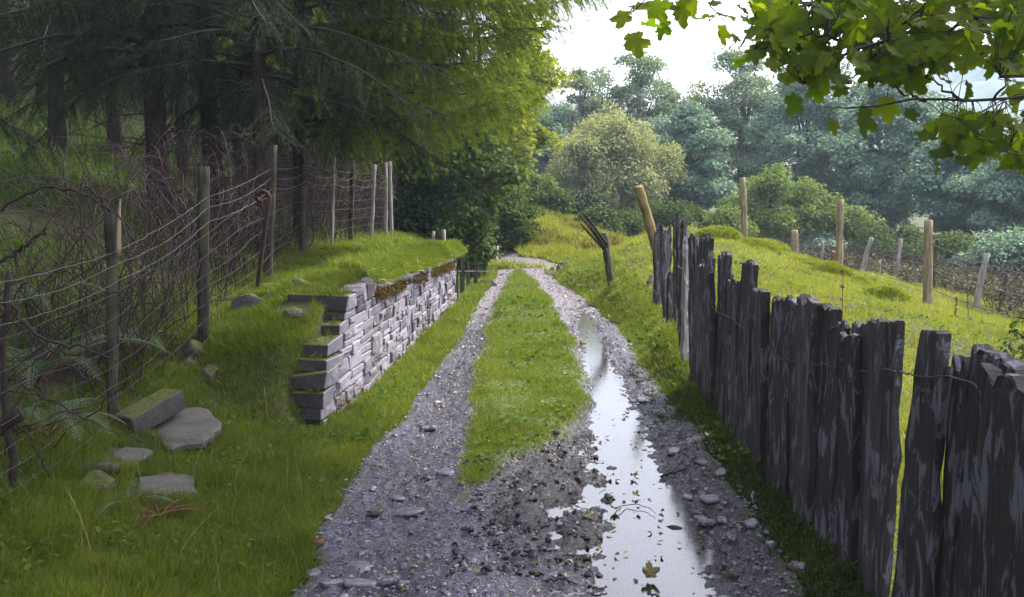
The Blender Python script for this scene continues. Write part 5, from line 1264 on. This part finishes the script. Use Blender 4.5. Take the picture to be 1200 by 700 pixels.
# nearer dark dead brush at the left edge
P_, R_ = [], []
for k in range(150):
    y0 = R.uniform(4.3, 7.5); x0 = np.interp(y0, HY, HX) - R.uniform(.05, 1.4); z0 = ground_z(x0, y0)
    a = R.uniform(0, 2 * PI); L_ = R.uniform(.3, 1.1); hh = R.uniform(.2, .7)
    q = np.array([x0, y0, z0]) + np.c_[np.cos(a) * L_ * s, np.sin(a) * L_ * s, hh * np.sin(s * R.uniform(1.2, 2.6))]; q[1:] += np.cumsum(R.normal(0, .025, (7, 3)), 0)
    P_.append(q); R_.append(np.linspace(.005, .0015, 8))
V, Fs = tubes(np.array(P_), np.array(R_), 4, False); tag(build('dead_brush', V, Fs, M['darktwig']), kind='stuff')
ds = thing('dead_sapling', 'dark dead sapling with a sawn stub and bare arching twigs at the left edge', 'dead sapling', tuple(at(22, 610, 4.6)))
def dtw(pts, r0, r1, d=4.55, nm='branch', n=20):
    P = resample([at(px, py, d + (0 if len(q) == 0 else q[0])) for px, py, *q in pts], n); P[1:-1] += R.normal(0, .006, (n - 2, 3))
    V, Fs = tubes(P, np.linspace(r0, r1, n), 7); part(nm, V, Fs, M['darktwig'], ds)
dtw([(24, 620), (14, 540), (6, 470), (4, 400), (10, 318)], .022, .012, nm='stem')
dtw([(-10, 506), (10, 492), (26, 484)], .04, .034, nm='stub', n=6)
dtw([(-5, 350), (14, 360), (30, 378), (45, 396), (75, 405), (110, 412), (140, 425)], .011, .003)
dtw([(-5, 250), (25, 228), (60, 218), (90, 222), (120, 240), (142, 258)], .009, .004, 5.2)
dtw([(-5, 310), (25, 292), (55, 268)], .011, .006, 4.8)
dtw([(0, 372), (20, 345), (50, 300)], .005, .003, 4.9)
dtw([(8, 480), (40, 520), (58, 560)], .006, .003); dtw([(6, 440), (60, 470), (120, 500), (170, 520)], .005, .002, 4.8); dtw([(40, 395), (70, 420), (95, 440), (130, 470)], .005, .002)
# ferns
def fern(loc, n, L_, label, mat='fern', seed=0, spread=(0, 2 * PI), up=.9):
    rg = np.random.default_rng(seed); t = thing('fern', label, 'fern', tuple(loc), 'bracken ferns behind the wire fence' if mat == 'fern' else None)
    Vs, Fo, o = [], [], 0; ST = MB()
    for k in range(n):
        a = spread[0] + (spread[1] - spread[0]) * (k + rg.random()) / n; l = L_ * rg.uniform(.75, 1.15)
        s = np.linspace(0, 1, 30)[:, None]
        d = np.array([math.cos(a), math.sin(a), 0])
        Q = d * l * (s * .95) + np.array([0, 0, 1]) * l * up * (s - .85 * s ** 2.2)
        V, Fs = tubes(Q, np.linspace(.004, .001, 30), 4, False); ST.add(V, Fs)
        side = np.array([-d[1], d[0], 0])
        tg = nrm(np.gradient(Q, axis=0)); nn = nrm(np.cross(tg, side) * -1)
        for i in range(5, 30):
            u = i / 29; w = l * .32 * (1 - u) ** .75 * min(1, (u - .1) * 6)
            if w < .006: continue
            for sg in (-1, 1):
                # each pinna is a comb of small pinnules
                m = max(4, int(w / .014)); v = (np.arange(m) + .5) / m
                ax = nrm(side * sg + tg[i] * .45 - nn[i] * .1)
                P = Q[i] + ax * (v * w)[:, None] - np.array([0, 0, 1]) * (.25 * w * v ** 2)[:, None]
                wid = l / 30 * .5 * (1 - v * .8)
                A = np.repeat(ax[None], m, 0); Bd = np.repeat(tg[i][None], m, 0); C = np.cross(A, Bd)
                TV = np.array([(-.5, 0, 0), (.5, 0, 0), (.35, 1, -.15), (-.35, 1, -.15), (.35, -1, -.15), (-.35, -1, -.15)])
                V, Fs = scatter(TV, [np.array([[0, 1, 2, 3], [1, 0, 5, 4]])], P, A, Bd, C, np.c_[np.full(m, w / m * .6), wid, wid])
                Vs.append(V); Fo.append(Fs[0] + o); o += len(V)
    build('stalk', np.concatenate(ST.V), [np.concatenate(v) for v in ST.F.values()], M['stem'], t)
    build('frond', np.concatenate(Vs), [np.concatenate(Fo)], M[mat], t, False)
for px, py, d, L_, lab, sd in [(40, 400, 6.0, .75, 'large bracken fern spreading left of the mossy split post', 1), (90, 372, 6.6, .6, 'bracken fern just left of the mossy split post, under its top wires', 2), (55, 470, 5.2, .5, 'low bracken fern behind the sawn stub', 3), (10, 350, 6.8, .7, 'bracken fern at the left edge behind the dead sapling', 4), (265, 320, 9.2, .4, 'small fern in the brush right of the thick second post', 5), (155, 365, 6.9, .45, 'small fern right of the mossy split post', 6)]:
    p = at(px, py, d); p[2] = ground_z(p[0], p[1]) + .05; fern(p, 9, L_, lab, seed=sd)
p = on_ground(188, 612); fern(p + [0, 0, .02], 8, .22, 'dead red-brown bracken lying in front of the cracked slab', 'deadfern', 9, up=.45)
p = on_ground(150, 596); fern(p + [0, 0, .02], 6, .3, 'small green fern left of the dead bracken', 'fern', 10, up=.5)
# docks and other broad weeds
def dock(loc, n, L_, label, seed, mat='dock'):
    rg = np.random.default_rng(seed); a = rg.uniform(0, 2 * PI, n)
    TV = np.array([(0, 0, 0), (.1, .15, .02), (.24, .45, .05), (.2, .75, .04), (0, 1, 0), (-.2, .75, .04), (-.24, .45, .05), (-.1, .15, .02), (0, .5, -.02)]); TF = [np.array([[i, (i + 1) % 8, 8] for i in range(8)])]
    d = nrm(np.c_[np.cos(a), np.sin(a), rg.uniform(.2, 1.1, n)]); A = nrm(np.cross(d, [0, 0, 1.])); C = np.cross(A, d)
    V, Fs = scatter(TV, TF, np.zeros((n, 3)) + rg.normal(0, .03, (n, 3)) * [1, 1, 0], A, d, C, L_ * .62 * rg.uniform(.5, 1.2, n))
    o = build('dock_plant', V, Fs, M[mat]); o.location = loc; tag(o, label, 'weed', 'broad-leaved weeds')
for px, py, n, L_, lab in [(776, 412, 16, .2, 'leafy dock on the right verge below the pale narrow slab'), (752, 400, 12, .16, 'low dock on the verge left of the leafy one'), (800, 432, 12, .15, 'small dock at the slate fence foot'), (843, 482, 9, .13, 'bright single-stemmed dock against the slate fence foot'), (700, 322, 12, .2, 'dock at the foot of the leaning post with broken rails'), (440, 470, 14, .13, 'small weed under the stone wall'), (415, 520, 14, .14, 'weed at the lower end of the stone wall'), (462, 290, 12, .22, 'pale leafy weed on the turf above the wall')]:
    p = on_ground(px, py); dock(p + [0, 0, .02 + (.1 if px == 843 else 0)], n, L_, lab, int(px))
# hummocks of moss and grass on the pasture
for px, py, rx, h, d, lab in [(1034, 364, .3, .2, 12.6, 'bright domed moss hummock above the two thick-topped slabs'), (972, 332, .35, .2, 15.6, 'flat moss hummock left of the middle pasture post'), (1003, 338, .2, .12, 15.2, 'small moss hummock right of the middle pasture post foot'), (886, 300, .55, .2, 17.6, 'broad moss hummock at the foot of the leftmost tall post'), (838, 285, .4, .2, 17.8, 'moss hummock on the skyline left of the leftmost tall post'), (940, 320, .4, .16, 16.4, 'long low hummock left of the flat one')]:
    c = at(px, py, d); c[2] = ground_z(c[0], c[1]) - .04
    n = 5200; u = np.sqrt(R.random(n)); a = R.random(n) * 2 * PI
    lx, ly = u * np.cos(a), u * np.sin(a); k = 1 + .15 * np.sin(3 * a + px)
    z = h * np.sqrt(np.clip(1 - u ** 2, 0, 1)) * (1 + .4 * fbm(lx * 2, ly * 2, int(px), 2))
    up = nrm(np.c_[lx * 1.1, ly * 1.1, np.full(n, .6)] + R.normal(0, .3, (n, 3))); A, Bv, C = frames(up)
    hh = R.uniform(.03, .07, n)
    V, Fs = scatter(BL, BF, np.c_[lx * rx * k, ly * rx * .8 * k, z - .03], A, Bv, C, np.c_[R.uniform(.012, .022, n), hh, hh])
    o = build('moss_hummock', V, Fs, M['brightmoss'], smooth=False); o.location = c; tag(o, lab, 'hummock', 'moss hummocks on the pasture')
# dead stalks
for px, yt, yb, d, lab in [(988, 318, 430, 5.3, 'thin dead stalk standing above the slate fence top'), (1121, 350, 385, 12, 'left one of two reddish dead stalks right of the nearest tall post'), (1134, 318, 386, 11.8, 'taller reddish dead stalk right of the nearest tall post'), (1076, 372, 392, 11, 'short dead stalk in front of the nearest tall post'), (1095, 372, 388, 11.3, 'short dead stalk behind the two thick-topped slabs')]:
    t_ = at(px, yt, d); b_ = at(px + 1, yb, d); b_[2] = min(b_[2], ground_z(b_[0], b_[1]))
    P = resample([b_, (t_ + b_) / 2 + R.normal(0, .01, 3), t_], 18); MBs = MB(); V, Fs = tubes(P, np.linspace(.004, .0018, 18) * max(1, d / 7), 5); MBs.add(V, Fs)
    for k in range(26):
        p = P[R.integers(7, 18)]; V, F_ = rock(.007 * max(1, d / 8), .007 * max(1, d / 8), .01 * max(1, d / 8), k, 2); MBs.add(V + p + R.normal(0, .006, 3), F_)
    o = MBs.out('dead_stalk', M['stem']); o.data.transform(__import__('mathutils').Matrix.Translation(-__import__('mathutils').Vector(b_))); o.location = b_; tag(o, lab, 'stalk')
# hawthorn at the right edge, beyond the slates
broad('hawthorn', 'small dark-leaved hawthorn at the right edge behind the slate fence', 'shrub', (3.05, 5.3, ground_z(3.05, 5.3)), 1.15, .5, .35, .032, 46, 60, 'sycmid', 77, tr=.03, bark='bark', clr=.17)

# ------------------------------------------------------------------ HILLS
def hill(name, pts, d0, d1, mat, rough, seed, nseg=140):
    """ridge given as pixels at distance d1, sloping down to the ground at d0"""
    pts = np.array(pts, float); px = np.linspace(pts[0, 0], pts[-1, 0], nseg); py = np.interp(px, pts[:, 0], pts[:, 1])
    rows = 40; V = []
    top = np.array([at(a, b_, d1) for a, b_ in zip(px, py)])
    for k in range(rows):
        f = k / (rows - 1); Yk = d0 + (d1 - d0) * f
        X_ = top[:, 0] * (Yk / d1) ** .9; Z_ = -2 + (top[:, 2] + 2) * f ** 1.15
        V.append(np.c_[X_, np.full(nseg, Yk) + rough * 2 * fbm(X_ * .05, X_ * 0 + k * .3, seed, 3), Z_ + rough * fbm(X_ / d1 * 30, X_ * 0 + Yk / d1 * 30, seed + 2, 4) * min(1, f * 3)])
    for k in range(1, 6):                       # far side falls away
        V.append(np.c_[top[:, 0] * (1 + .05 * k), np.full(nseg, d1 * (1 + .08 * k)), top[:, 2] * (1 - .2 * k)])
    V = np.concatenate(V); nr = rows + 5
    i = np.arange(nr - 1)[:, None] * nseg; j = np.arange(nseg - 1)[None]
    return tag(build(name, V, [np.stack([i + j, i + j + 1, i + nseg + j + 1, i + nseg + j], -1).reshape(-1, 4)], mat), kind='structure')
M['spoil'] = m_stone('slate_spoil', (.08, .075, .09), (.16, .15, .18), (.24, .22, .25), scale=.35, rough=.9, bd=.2)
M['wooded'] = m_plain('wooded_hillside', (.04, .06, .035), .9, .2, 0, .5, .12)
hill('spoil_hill', [(480, 60), (560, 70), (620, 78), (650, 98), (690, 118), (740, 128), (800, 140), (860, 150), (960, 160)], 70, 130, M['spoil'], 2.2, 5)
hill('far_hill', [(760, 160), (900, 140), (1000, 110), (1090, 75), (1150, 55), (1230, 40), (1330, 30), (1500, 40)], 260, 520, M['wooded'], 7, 9)

# ------------------------------------------------------------------ AIR, LIGHT, CAMERA
HAZE = .0008
if HAZE:
    hm = bpy.data.materials.new('valley_haze'); hm.use_nodes = True; nt = hm.node_tree; nt.nodes.clear()
    pv = nt.nodes.new('ShaderNodeVolumePrincipled'); pv.inputs['Density'].default_value = HAZE; pv.inputs['Color'].default_value = (.62, .82, 1, 1); pv.inputs['Anisotropy'].default_value = .2
    oo = nt.nodes.new('ShaderNodeOutputMaterial'); nt.links.new(pv.outputs[0], oo.inputs['Volume'])
    hx0, hx1, hy0, hy1, hz0, hz1 = -330, 460, -20, 720, -25, 130
    V = np.array([(a, b_, c) for a in (hx0, hx1) for b_ in (hy0, hy1) for c in (hz0, hz1)])
    tag(build('haze', V, [np.array([[0, 1, 3, 2], [4, 6, 7, 5], [0, 4, 5, 1], [2, 3, 7, 6], [0, 2, 6, 4], [1, 5, 7, 3]])], hm, smooth=False), kind='stuff')
SUN = nrm(np.array([.62, .45, .85]))
w = bpy.data.worlds.new('World'); sc.world = w; w.use_nodes = True
nt = w.node_tree; nt.nodes.clear()
sky = nt.nodes.new('ShaderNodeTexSky'); sky.sky_type = 'NISHITA'; sky.sun_disc = False
sky.sun_elevation = math.asin(SUN[2]); sky.sun_rotation = math.atan2(SUN[0], SUN[1]); sky.dust_density = 4; sky.air_density = 1.2; sky.ozone_density = 1
mxn = nt.nodes.new('ShaderNodeMix'); mxn.data_type = 'RGBA'; mxn.inputs[0].default_value = .6
mxn.inputs[7].default_value = (9.5, 9.0, 10.1, 1)
nt.links.new(sky.outputs[0], mxn.inputs[6])
bg = nt.nodes.new('ShaderNodeBackground'); bg.inputs['Strength'].default_value = .13
nt.links.new(mxn.outputs[2], bg.inputs[0])
wo = nt.nodes.new('ShaderNodeOutputWorld'); nt.links.new(bg.outputs[0], wo.inputs[0])
sl_ = bpy.data.lights.new('sun', 'SUN'); sl_.energy = 4.6; sl_.angle = math.radians(10); sl_.color = (1, .93, .82)
so = bpy.data.objects.new('sun', sl_); col.objects.link(so)
from mathutils import Vector
so.rotation_euler = Vector(SUN).to_track_quat('Z', 'Y').to_euler()
cam = bpy.data.cameras.new('camera'); co = bpy.data.objects.new('camera', cam); col.objects.link(co)
cam.sensor_width = 36; cam.lens = 36; cam.clip_end = 3000; cam.clip_start = .05
co.location = (0, 0, EYE); co.rotation_euler = (PI / 2 - TH, 0, 0); sc.camera = co
sc.view_settings.view_transform = 'Standard'; sc.view_settings.look = 'None'; sc.view_settings.gamma = 1; sc.view_settings.exposure = 1.6
cy = sc.cycles
cy.use_denoising = True; cy.max_bounces = 6; cy.diffuse_bounces = 3; cy.glossy_bounces = 3; cy.transmission_bounces = 4; cy.transparent_max_bounces = 8; cy.volume_bounces = 0
cy.caustics_reflective = False; cy.caustics_refractive = False; cy.sample_clamp_indirect = 6
